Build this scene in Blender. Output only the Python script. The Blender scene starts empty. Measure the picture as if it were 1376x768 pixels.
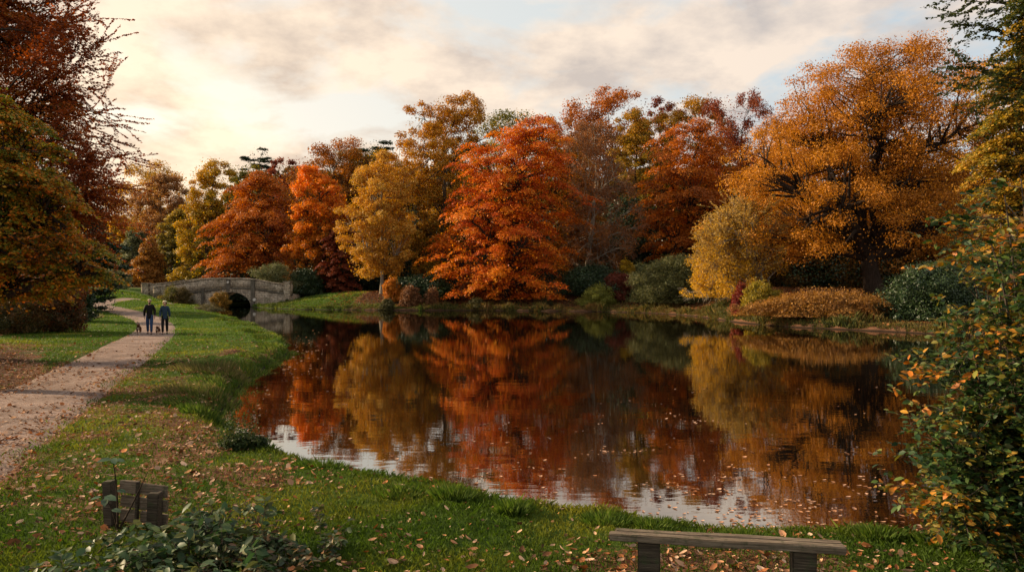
import bpy, bmesh, math, random
import numpy as np
from mathutils import Vector, Matrix
R = math.radians
rng = np.random.default_rng(7)
random.seed(7)
scene = bpy.context.scene
COL = scene.collection
F = 1000.0; CX = 688.0; HY = 380.0; HC = 2.4; ZW = -0.35

# ------------------------------------------------------------------ helpers
def wx(px, Y): return (px - CX) / F * Y
def wz(py, Y): return HC - (py - HY) / F * Y
def ss(a, b, x):
    t = np.clip((x - a) / (b - a), 0, 1); return t * t * (3 - 2 * t)
def hsh(i, j, s=0):
    v = np.sin(i * 127.1 + j * 311.7 + s * 74.7) * 43758.5453
    return v - np.floor(v)
def vn(x, y, sc=1.0, s=0):
    x = np.asarray(x, float) / sc + 57.3; y = np.asarray(y, float) / sc + 91.7
    i = np.floor(x); j = np.floor(y); u = x - i; v = y - j
    u = u * u * (3 - 2 * u); v = v * v * (3 - 2 * v)
    return (hsh(i, j, s) * (1 - u) + hsh(i + 1, j, s) * u) * (1 - v) + (hsh(i, j + 1, s) * (1 - u) + hsh(i + 1, j + 1, s) * u) * v
def fb(x, y, sc, s=0): return 0.55 * vn(x, y, sc, s) + 0.3 * vn(x, y, sc * .47, s + 1) + 0.15 * vn(x, y, sc * .21, s + 2)
def unit(v): return v / np.maximum(np.linalg.norm(v, axis=-1, keepdims=True), 1e-9)

def link(name, me, parent=None, loc=None):
    o = bpy.data.objects.new(name, me); COL.objects.link(o)
    if parent is not None: o.parent = parent
    if loc is not None: o.location = loc
    return o
def tag(o, label=None, cat=None, group=None, kind=None):
    if label: o['label'] = label
    if cat: o['category'] = cat
    if group: o['group'] = group
    if kind: o['kind'] = kind
    return o
def thing(name, label, cat, loc, group=None, rz=0):
    o = bpy.data.objects.new(name, None); COL.objects.link(o); o.location = loc
    o.rotation_euler = (0, 0, rz); o.empty_display_size = .2
    return tag(o, label, cat, group)

def mesh_np(name, V, L, sizes, mat, col=None, smooth=False):
    me = bpy.data.meshes.new(name)
    V = np.asarray(V, np.float32).reshape(-1, 3); L = np.asarray(L, np.int32).ravel(); sizes = np.asarray(sizes, np.int32)
    me.vertices.add(len(V)); me.vertices.foreach_set('co', V.ravel())
    me.loops.add(len(L)); me.loops.foreach_set('vertex_index', L)
    me.polygons.add(len(sizes)); st = np.zeros(len(sizes), np.int32); st[1:] = np.cumsum(sizes)[:-1]
    me.polygons.foreach_set('loop_start', st)
    if smooth: me.polygons.foreach_set('use_smooth', np.ones(len(sizes), bool))
    if col is not None:
        a = me.attributes.new('col', 'FLOAT_COLOR', 'POINT')
        c = np.ones((len(V), 4), np.float32); c[:, :3] = col; a.data.foreach_set('color', c.ravel())
    me.update(calc_edges=True)
    if mat: me.materials.append(mat)
    return me

# leaf templates: (verts, faces), x = length, z = normal
T_FAR = (np.array([[-.5, 0, 0], [0, -.36, .07], [.5, 0, 0], [.0, .36, .07]]), [[0, 1, 2, 3]])
T_OVAL = (np.array([[-.5, 0, 0], [-.2, .24, .07], [.2, .22, .05], [.5, 0, -.06], [.2, -.22, .05], [-.2, -.24, .07], [-.2, 0, 0], [.2, 0, 0]]),
          [[0, 6, 1], [6, 7, 2, 1], [7, 3, 2], [0, 5, 6], [5, 4, 7, 6], [4, 3, 7]])
T_LOBE = (np.array([[-.5, 0, 0], [-.28, .13, .02], [-.22, .3, .09], [-.05, .14, .03], [.06, .36, .08], [.16, .15, .02], [.34, .22, .04], [.5, 0, -.05],
                    [.34, -.22, .04], [.16, -.15, .02], [.06, -.36, .08], [-.05, -.14, .03], [-.22, -.3, .09], [-.28, -.13, .02]]),
          [list(range(0, 8)), [0] + list(range(7, 14))])
T_CURL = (np.array([[-.5, 0, .12], [-.15, .27, .1], [.25, .24, .16], [.5, 0, .18], [.25, -.24, .14], [-.15, -.27, .12], [-.15, 0, 0], [.22, 0, .03]]),
          [[0, 6, 1], [6, 7, 2, 1], [7, 3, 2], [0, 5, 6], [5, 4, 7, 6], [4, 3, 7]])
def leaves(tpl, P, N, S, C, tang=None, widthk=None):
    """returns V, L, sizes, col for instanced leaves"""
    tv, tf = tpl; n = len(P); k = len(tv)
    N = unit(N)
    if tang is None: tang = rng.normal(size=(n, 3))
    X = unit(tang - N * np.sum(tang * N, 1, keepdims=True)); Y = np.cross(N, X)
    S = np.asarray(S).reshape(n, 1, 1)
    wk = 1.0 if widthk is None else np.asarray(widthk).reshape(n, 1, 1)
    V = P[:, None, :] + S * (tv[None, :, 0:1] * X[:, None, :] + wk * tv[None, :, 1:2] * Y[:, None, :] + tv[None, :, 2:3] * N[:, None, :])
    fl = np.concatenate([np.array(f) for f in tf]); L = (np.arange(n)[:, None] * k + fl[None, :]).ravel()
    sizes = np.tile([len(f) for f in tf], n)
    return V.reshape(-1, 3), L, sizes, np.repeat(C, k, axis=0)

class Tubes:
    def __init__(s): s.V = []; s.L = []; s.S = []; s.n = 0
    def add(s, pts, rad, sides=5, cap=False):
        pts = np.asarray(pts, float); m = len(pts); rad = np.asarray(rad, float) * np.ones(m)
        d = np.gradient(pts, axis=0); d = unit(d)
        ref = np.array([0, 0, 1.0]) if abs(d[0, 2]) < .8 else np.array([1.0, 0, 0])
        A = unit(np.cross(d, ref)); B = np.cross(d, A)
        a = np.arange(sides) / sides * 2 * np.pi
        V = pts[:, None, :] + rad[:, None, None] * (np.cos(a)[None, :, None] * A[:, None, :] + np.sin(a)[None, :, None] * B[:, None, :])
        s.V.append(V.reshape(-1, 3))
        i = np.arange(m - 1)[:, None] * sides; j = np.arange(sides)[None, :]; j2 = (j + 1) % sides
        q = np.stack([i + j, i + j2, i + sides + j2, i + sides + j], -1).reshape(-1, 4) + s.n
        s.L.append(q.ravel()); s.S.append(np.full(len(q), 4))
        if cap:
            s.L.append(np.arange(sides)[::-1] + s.n); s.S.append([sides])
            s.L.append(np.arange(sides) + s.n + (m - 1) * sides); s.S.append([sides])
        s.n += m * sides
    def mesh(s, name, mat): return mesh_np(name, np.concatenate(s.V), np.concatenate(s.L), np.concatenate(s.S), mat, smooth=True)
def bez(a, b, c, m=6):
    t = np.linspace(0, 1, m)[:, None]
    return (1 - t) ** 2 * a + 2 * t * (1 - t) * b + t * t * c

# ------------------------------------------------------------------ node helpers
def newmat(name):
    m = bpy.data.materials.new(name); m.use_nodes = True; nt = m.node_tree; nt.nodes.clear()
    return m, nt, nt.nodes, nt.links
def nd(nt, t, **kw):
    n = nt.nodes.new(t)
    for k, v in kw.items():
        if k.startswith('i_'): n.inputs[k[2:].replace('_', ' ')].default_value = v
        else: setattr(n, k, v)
    return n
def lk(nt, a, ao, b, bi): nt.links.new(a.outputs[ao], b.inputs[bi])
def noise(nt, vec, scale, detail=4, rough=.55, out='Fac'):
    n = nd(nt, 'ShaderNodeTexNoise'); n.inputs['Scale'].default_value = scale; n.inputs['Detail'].default_value = detail; n.inputs['Roughness'].default_value = rough
    if vec is not None: nt.links.new(vec, n.inputs['Vector'])
    return n.outputs[out]
def ramp(nt, fac, stops, interp='LINEAR'):
    n = nd(nt, 'ShaderNodeValToRGB'); cr = n.color_ramp; cr.interpolation = interp
    while len(cr.elements) < len(stops): cr.elements.new(.5)
    for e, (p, c) in zip(cr.elements, stops): e.position = p; e.color = (*c, 1) if len(c) == 3 else c
    nt.links.new(fac, n.inputs[0]); return n.outputs[0]
def mix(nt, fac, a, b, mode='MIX'):
    n = nd(nt, 'ShaderNodeMix', data_type='RGBA', blend_type=mode)
    for s, v in ((n.inputs[0], fac), (n.inputs[6], a), (n.inputs[7], b)):
        if hasattr(v, 'is_linked') or hasattr(v, 'links'): nt.links.new(v, s)
        elif isinstance(v, (int, float)): s.default_value = v
        else: s.default_value = (*v, 1)
    return n.outputs[2]
def math_(nt, op, a, b=0.0, c=None, clamp=False):
    n = nd(nt, 'ShaderNodeMath', operation=op); n.use_clamp = clamp
    for i, v in enumerate((a, b, c)):
        if v is None: continue
        if hasattr(v, 'links'): nt.links.new(v, n.inputs[i])
        else: n.inputs[i].default_value = v
    return n.outputs[0]
def out(nt, sh):
    o = nd(nt, 'ShaderNodeOutputMaterial'); nt.links.new(sh, o.inputs[0])
def bump(nt, h, strength, dist):
    b = nd(nt, 'ShaderNodeBump'); b.inputs['Strength'].default_value = strength; b.inputs['Distance'].default_value = dist
    nt.links.new(h, b.inputs['Height']); return b.outputs[0]
def princ(nt, col, rough, normal=None, spec=.3):
    p = nd(nt, 'ShaderNodeBsdfPrincipled')
    if hasattr(col, 'links'): nt.links.new(col, p.inputs['Base Color'])
    else: p.inputs['Base Color'].default_value = (*col, 1)
    if hasattr(rough, 'links'): nt.links.new(rough, p.inputs['Roughness'])
    else: p.inputs['Roughness'].default_value = rough
    p.inputs['Specular IOR Level'].default_value = spec
    if normal is not None: nt.links.new(normal, p.inputs['Normal'])
    return p.outputs[0]

def leaf_mat(name, trans=.4, rough=.55, spec=.25):
    m, nt, N, L = newmat(name)
    a = nd(nt, 'ShaderNodeAttribute', attribute_name='col')
    p = princ(nt, a.outputs['Color'], rough, spec=spec)
    t = nd(nt, 'ShaderNodeBsdfTranslucent')
    hs = nd(nt, 'ShaderNodeHueSaturation'); hs.inputs['Saturation'].default_value = 1.1; hs.inputs['Value'].default_value = 1.25
    L.new(a.outputs['Color'], hs.inputs['Color']); L.new(hs.outputs[0], t.inputs[0])
    mx = nd(nt, 'ShaderNodeMixShader'); mx.inputs[0].default_value = trans
    L.new(p, mx.inputs[1]); L.new(t.outputs[0], mx.inputs[2]); out(nt, mx.outputs[0]); return m
M_LEAF = leaf_mat('foliage', .36)
M_EVER = leaf_mat('evergreen_foliage', .12, .45, .35)
M_GLOSS = leaf_mat('glossy_leaves', .25, .5, .3)
M_GRASS = leaf_mat('grass_blades', .35, .6, .15)
M_LITTER = leaf_mat('dead_leaves', .1, .75, .15)
def bark(name, c1, c2):
    m, nt, N, L = newmat(name); tc = nd(nt, 'ShaderNodeTexCoord'); mp = nd(nt, 'ShaderNodeMapping'); mp.inputs['Scale'].default_value = (3, 3, .6)
    L.new(tc.outputs['Object'], mp.inputs[0]); f = noise(nt, mp.outputs[0], 4, 6, .65)
    out(nt, princ(nt, ramp(nt, f, [(.3, c1), (.7, c2)]), .9, bump(nt, f, .8, .1), .1)); return m
B_DARK = bark('dark_bark', (.018, .012, .009), (.06, .042, .03))
B_MID = bark('brown_bark', (.05, .036, .027), (.13, .1, .075))
B_PALE = bark('pale_bark', (.14, .115, .09), (.34, .29, .22))

# ------------------------------------------------------------------ lake outline and terrain
def Wp(px, py): # pixel on water level
    Y = (HC - ZW) / (py - HY) * F; return (wx(px, Y), Y)
near_shore = [Wp(*p) for p in [(268, 414), (276, 417), (300, 427), (330, 436), (352, 445), (372, 455), (385, 467), (382, 477), (366, 488), (344, 500), (324, 514), (306, 534), (292, 560), (296, 584), (318, 600), (346, 614), (380, 628), (436, 642), (482, 652), (540, 663), (600, 670), (650, 686), (710, 701), (760, 707), (830, 713), (880, 722), (950, 728), (1010, 734), (1100, 740), (1180, 745), (1260, 750), (1330, 756)]]
lake = [(-37.2, 88.7)] + near_shore + [(6.2, 7.2), (9.5, 8.6), (15, 12), (22, 20), (25, 30), (24.4, 38)] + \
       [Wp(*p) for p in [(1260, 449), (1190, 445), (1100, 441), (1040, 438), (985, 432), (945, 426), (905, 422), (860, 420), (800, 418.5), (740, 418), (640, 417), (560, 417), (490, 416.5), (400, 415.5), (360, 414)]] + \
       [(-29.9, 85.5), (-30.0, 91), (-27, 97), (-22, 106), (-26, 110), (-33, 100), (-36.8, 95)]
lake = np.array(lake)
def lake_sd(x, y):
    x = np.asarray(x, float); y = np.asarray(y, float)
    d = np.full(x.shape, 1e9); inside = np.zeros(x.shape, bool); n = len(lake)
    for i in range(n):
        a = lake[i]; b = lake[(i + 1) % n]; e = b - a
        t = np.clip(((x - a[0]) * e[0] + (y - a[1]) * e[1]) / (e @ e), 0, 1)
        d = np.minimum(d, (x - a[0] - t * e[0]) ** 2 + (y - a[1] - t * e[1]) ** 2)
        c = ((a[1] > y) != (b[1] > y)) & (x < (b[0] - a[0]) * (y - a[1]) / ((b[1] - a[1]) or 1e-9) + a[0])
        inside ^= c
    d = np.sqrt(d); return np.where(inside, -d, d)
def g0(x, y):
    h = 1.35 * ss(38, 84, y) + .55 * ss(44, 58, y) * ss(8, 20, x)
    h = h + 13 * ss(112, 260, y) + .25 * ss(18, 45, -x) * ss(20, 40, y) + .6 * ss(40, 70, -x) * ss(70, 110, y)
    h = h + 1.6 * ss(14, 40, -x) * (1 - ss(20, 40, y)) + 2.5 * ss(20, 50, x) * (1 - ss(30, 50, y))
    return h + .10 * (fb(x, y, 6, 3) - .5) * ss(-5, 5, y)
def H(x, y):
    x = np.asarray(x, float); y = np.asarray(y, float)
    d = lake_sd(x, y) + (fb(x, y, .9, 11) - .5) * (.30 + .4 * ss(15, 50, y))
    g = g0(x, y); far = ss(52, 75, y)
    bw = 1.1 + 9 * far + 1.2 * ss(16, 26, y) * (1 - far)
    lum = (.12 + .26 * ss(14, 24, y)) * (fb(x, y, .8 + 0 * y, 21) - .4) * ss(0, .3, d) * (1 - ss(1.2, 3.0, d)) * (1 - ss(40, 60, y))
    h = ZW + .27 * ss(-.05, .35, d) + (g - ZW - .27) * ss(.15, bw, d) + lum
    return np.where(d < 0, ZW - .7 * ss(0, 1.6, -d) - .02, h)
def hit(px, py):
    Y = np.concatenate([np.arange(3, 40, .05), np.arange(40, 250, .25)])
    z = HC - (py - HY) / F * Y; h = H(wx(px, Y), Y); k = np.argmax(z <= h)
    if not (z <= h).any(): k = -1
    return np.array([wx(px, Y[k]), Y[k], h[k]])

# path
PL = [(-700, 640), (-250, 580), (0, 520), (60, 497), (130, 465), (165, 450), (180, 440), (177, 431), (155, 422), (125, 414.5), (116, 410.5), (122, 406.5), (150, 401.5), (180, 397.5), (205, 394.5)]
PR = [(-500, 1150), (-60, 720), (60, 602), (118, 555), (203, 483), (228, 460), (239, 446), (234, 433), (205, 421), (168, 412.6), (152, 409.6), (158, 406.2), (178, 402.6), (205, 399), (232, 396)]
def gnd_xy(px, py):
    Y = 20.0
    for _ in range(60):
        z = float(g0(np.array(wx(px, Y)), np.array(Y))); Y = .5 * Y + .5 * (HC - z) / (py - HY) * F; Y = min(Y, 83)
    return (wx(px, Y), Y)
PLw = np.array([gnd_xy(*p) for p in PL]); PRw = np.array([gnd_xy(*p) for p in PR])
PLw = np.vstack([PLw, [[-38.6, 86.6 + 2.6]], [[-30, 89.7]]]); PRw = np.vstack([PRw, [[-38.0, 86.7]], [[-30, 86.7]]])
def spline(P, m):
    n = len(P); t = np.linspace(0, n - 1.001, m); i = t.astype(int); u = (t - i)[:, None]
    p = lambda k: P[np.clip(k, 0, n - 1)]
    a, b, c, d = p(i - 1), p(i), p(i + 1), p(i + 2)
    return .5 * ((2 * b) + (-a + c) * u + (2 * a - 5 * b + 4 * c - d) * u * u + (-a + 3 * b - 3 * c + d) * u ** 3)
NP = 260
PLs = spline(PLw, NP); PRs = spline(PRw, NP)
POLY = np.vstack([PLs[::3], PRs[::-3]])
def poly_sd(poly, x, y):
    d = np.full(x.shape, 1e9); inside = np.zeros(x.shape, bool); n = len(poly)
    for i in range(n):
        a = poly[i]; b = poly[(i + 1) % n]; e = b - a
        t = np.clip(((x - a[0]) * e[0] + (y - a[1]) * e[1]) / max(e @ e, 1e-9), 0, 1)
        d = np.minimum(d, (x - a[0] - t * e[0]) ** 2 + (y - a[1] - t * e[1]) ** 2)
        c = ((a[1] > y) != (b[1] > y)) & (x < (b[0] - a[0]) * (y - a[1]) / ((b[1] - a[1]) or 1e-9) + a[0])
        inside ^= c
    d = np.sqrt(d); return np.where(inside, -d, d)
def path_in(x, y):
    """signed distance, positive inside the path"""
    x = np.asarray(x, float); y = np.asarray(y, float); sh = x.shape; x = x.ravel(); y = y.ravel()
    best = np.full(x.shape, -50.0); idx = np.where((x < 3) & (y < 95) & (y > -6) & (x > -60))[0]
    best[idx] = -poly_sd(POLY, x[idx], y[idx])
    return best.reshape(sh)

# ground grid
def axis(segs):
    a = [segs[0][0]]
    for (s, e, st) in segs:
        k = max(1, int(round((e - s) / st))); a += list(np.linspace(s, e, k + 1)[1:])
    return np.array(a)
xs = axis([(-900, -200, 70), (-200, -60, 7), (-60, -42, .8), (-42, -22, .3), (-22, 12, .14), (12, 30, .3), (30, 70, 1.2), (70, 250, 9), (250, 900, 70)])
ys = [-60, -45, -30, -20, -12, -6, -2, 0]
ys += list(np.arange(1, 17, .12)); y = ys[-1]
while y < 120: y *= 1.0095; ys.append(y)
while y < 1800: y *= 1.08; ys.append(y)
ys = np.array(ys)
GX, GY = np.meshgrid(xs, ys)
GZ = H(GX, GY); PI_ = path_in(GX, GY)
GZ = GZ - .09 * ss(.0, .3, PI_)
GZ = GZ + .03 * (fb(GX, GY, .5, 31) - .5) * (GY < 30) * (1 - ss(-.4, 0, PI_))
nx, ny = len(xs), len(ys)
i = np.arange(ny - 1)[:, None] * nx; j = np.arange(nx - 1)[None, :]
Lq = np.stack([i + j, i + j + 1, i + nx + j + 1, i + nx + j], -1).reshape(-1)
V = np.stack([GX, GY, GZ], -1).reshape(-1, 3)

def litter_density(x, y):
    """0..1 how many fallen leaves lie here"""
    p = path_in(x, y); sd = lake_sd(x, y)
    n = fb(x, y, 2.2, 41); n2 = fb(x, y, .7, 45)
    d = .035 + .5 * ss(.52, .72, n) * (.35 + .9 * ss(.4, .7, n2))
    side = ss(-6.5, -.5, p) * (p < 0)
    near = 1 - ss(18, 34, y)
    d = d + .6 * side * near * ss(.35, .65, n2 + .05)
    d = d + .35 * ss(-2.5, -6, x) * near * ss(.35, .6, n)
    inpath = (p >= 0)
    d = np.where(inpath, (.12 + 1.1 * (1 - ss(0, 1.3, p)) * ss(.3, .6, n2 + .1) + .5 * ss(.5, .7, n) + .5 * (1 - ss(9, 15, y))) * (1 - ss(14, 34, y)) + .03, d)
    d = d + 1.0 * np.exp(-(((x - 1.7) / 1.5) ** 2 + ((y - 6.3) / .6) ** 2) * 1.0)
    left = (y > 12) & (y < 28) & (x < -.60 * y) & (p < 0)
    d = np.where(left, d + .9 * ss(0, 2.5, -.60 * y - x), d)
    d = d * (1 - .8 * ss(24, 44, y) * (p < 0) * (x > -20))
    d = d * ss(-.1, .3, sd)
    farw = (y > 60) & (x > -17) | (x > 15)
    return np.clip(np.where(farw, .85, d), 0, 1.2)
lit = litter_density(GX, GY)
wood_floor = np.where((GY > 60) & (GX > -16.5) | (GX > 12) & (GY > 30), 1.0, 0.0) * ss(.3, 1.5, lake_sd(GX, GY))
wood_floor = np.maximum(wood_floor, ss(97, 105, GY) * np.ones_like(GX))
wood_floor = np.maximum(wood_floor, ss(0, 1.5, -.62 * GY - GX) * ss(13, 15, GY) * (1 - ss(24, 28, GY)) * (PI_ < 0))
colr = np.stack([lit * (1 - .4 * wood_floor), wood_floor, ss(18, 45, GY)], -1).reshape(-1, 3)

m, nt, N_, L_ = newmat('meadow_ground')
geo = nd(nt, 'ShaderNodeNewGeometry'); pos = geo.outputs['Position']
at = nd(nt, 'ShaderNodeAttribute', attribute_name='col'); sp = nd(nt, 'ShaderNodeSeparateColor'); L_.new(at.outputs['Color'], sp.inputs[0])
n1 = noise(nt, pos, 1.2, 5); n2 = noise(nt, pos, 26, 5, .65); n3 = noise(nt, pos, 9, 4, .6)
g1 = ramp(nt, n1, [(.3, (.035, .07, .01)), (.55, (.07, .12, .014)), (.75, (.12, .15, .022))])
g2 = mix(nt, n2, g1, (.02, .035, .008), 'MIX'); 
fac = math_(nt, 'MULTIPLY', math_(nt, 'SUBTRACT', n3, .35, clamp=True), 1.5, clamp=True)
g3 = mix(nt, fac, g1, g2)
lc = ramp(nt, noise(nt, pos, 45, 3, .7), [(.3, (.05, .022, .012)), (.5, (.16, .07, .035)), (.68, (.36, .2, .12))])
lf = math_(nt, 'MULTIPLY', math_(nt, 'SUBTRACT', math_(nt, 'ADD', sp.outputs[0], noise(nt, pos, 18, 3, .7)), .95), 4.0, clamp=True)
c = mix(nt, lf, g3, lc)
wf = ramp(nt, noise(nt, pos, 2.5, 6, .7), [(.3, (.03, .016, .009)), (.6, (.10, .042, .02)), (.8, (.05, .05, .015))])
c = mix(nt, sp.outputs[1], c, wf)
# mud close to the water line
sx = nd(nt, 'ShaderNodeSeparateXYZ'); L_.new(pos, sx.inputs[0])
mud = math_(nt, 'SUBTRACT', 1.0, math_(nt, 'MULTIPLY', math_(nt, 'ADD', sx.outputs[2], .33), 9.0, clamp=True), clamp=True)
c = mix(nt, mud, c, (.022, .016, .01))
out(nt, princ(nt, c, .95, bump(nt, n2, .9, .06), .1))
M_GROUND = m
ground = link('ground', mesh_np('ground', V, Lq, np.full((nx - 1) * (ny - 1), 4), M_GROUND, colr, True))
tag(ground, kind='structure')

# path mesh
m, nt, N_, L_ = newmat('gravel_path')
geo = nd(nt, 'ShaderNodeNewGeometry'); pos = geo.outputs['Position']
n1 = noise(nt, pos, 40, 5, .75); n2 = noise(nt, pos, 1.1, 4); n3 = noise(nt, pos, 9, 5, .7)
c = ramp(nt, n1, [(.3, (.13, .085, .065)), (.5, (.34, .245, .2)), (.7, (.55, .43, .37))])
c = mix(nt, ramp(nt, n3, [(.45, (0, 0, 0)), (.62, (.75, .75, .75))]), c, (.17, .09, .06))
c = mix(nt, ramp(nt, n2, [(.4, (0, 0, 0)), (.62, (.7, .7, .7))]), c, (.14, .095, .075))
out(nt, princ(nt, c, .95, bump(nt, n1, .7, .03), .15))
M_PATH = m
K = 15; tt = np.linspace(-.06, 1.06, K)[None, :, None]
PP = PLs[:, None, :] * (1 - tt) + PRs[:, None, :] * tt
jit = (fb(PP[..., 0], PP[..., 1], .7, 51) - .5)
hz = H(PP[..., 0], PP[..., 1])
hz = np.maximum(hz, np.where(PP[..., 1] > 85, 1.3, -9))
prof = np.sin(np.clip(tt[..., 0], 0, 1) * np.pi)
sink = .0 * prof - .075 * (1 - ss(.0, .10, tt[..., 0])) - .075 * (1 - ss(.0, .10, 1 - tt[..., 0]))
keep = 238
PV = np.concatenate([PP, (hz - .01 + .015 * prof + sink + .02 * jit)[..., None]], -1)
bz = PV[..., 1] > 84.0
PV = PV[:keep]
i = np.arange(len(PV) - 1)[:, None] * K; j = np.arange(K - 1)[None, :]
Lp = np.stack([i + j, i + j + 1, i + K + j + 1, i + K + j], -1).reshape(-1)
tag(link('path', mesh_np('path', PV.reshape(-1, 3), Lp, np.full((len(PV) - 1) * (K - 1), 4), M_PATH, smooth=True)), kind='structure')

# water
m, nt, N_, L_ = newmat('lake_water')
tc = nd(nt, 'ShaderNodeNewGeometry'); mp = nd(nt, 'ShaderNodeMapping'); mp.inputs['Scale'].default_value = (.55, 1.5, 1)
L_.new(tc.outputs['Position'], mp.inputs[0])
w1 = noise(nt, mp.outputs[0], 1.6, 3, .5); w2 = noise(nt, mp.outputs[0], 7, 3, .55)
patch = ramp(nt, noise(nt, tc.outputs['Position'], .12, 2), [(.4, (.25, .25, .25)), (.62, (1, 1, 1))])
hgt = math_(nt, 'ADD', math_(nt, 'MULTIPLY', w1, .6), math_(nt, 'MULTIPLY', math_(nt, 'MULTIPLY', w2, .16), patch))
bp = bump(nt, hgt, .045, .07)
gl = nd(nt, 'ShaderNodeBsdfGlossy'); gl.inputs['Roughness'].default_value = .012; gl.inputs['Color'].default_value = (.80, .78, .75, 1); L_.new(bp, gl.inputs['Normal'])
df = nd(nt, 'ShaderNodeBsdfDiffuse'); df.inputs['Color'].default_value = (.010, .007, .004, 1)
fr = nd(nt, 'ShaderNodeFresnel'); fr.inputs['IOR'].default_value = 2.6; L_.new(bp, fr.inputs['Normal'])
f2 = math_(nt, 'MULTIPLY_ADD', fr.outputs[0], .85, .30, clamp=True)
mx = nd(nt, 'ShaderNodeMixShader'); L_.new(f2, mx.inputs[0]); L_.new(df.outputs[0], mx.inputs[1]); L_.new(gl.outputs[0], mx.inputs[2]); out(nt, mx.outputs[0])
V = [(-45, 5, ZW), (32, 5, ZW), (32, 112, ZW), (-45, 112, ZW)]
tag(link('lake_water', mesh_np('lake_water', V, [0, 1, 2, 3], [4], m)), kind='structure')

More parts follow.
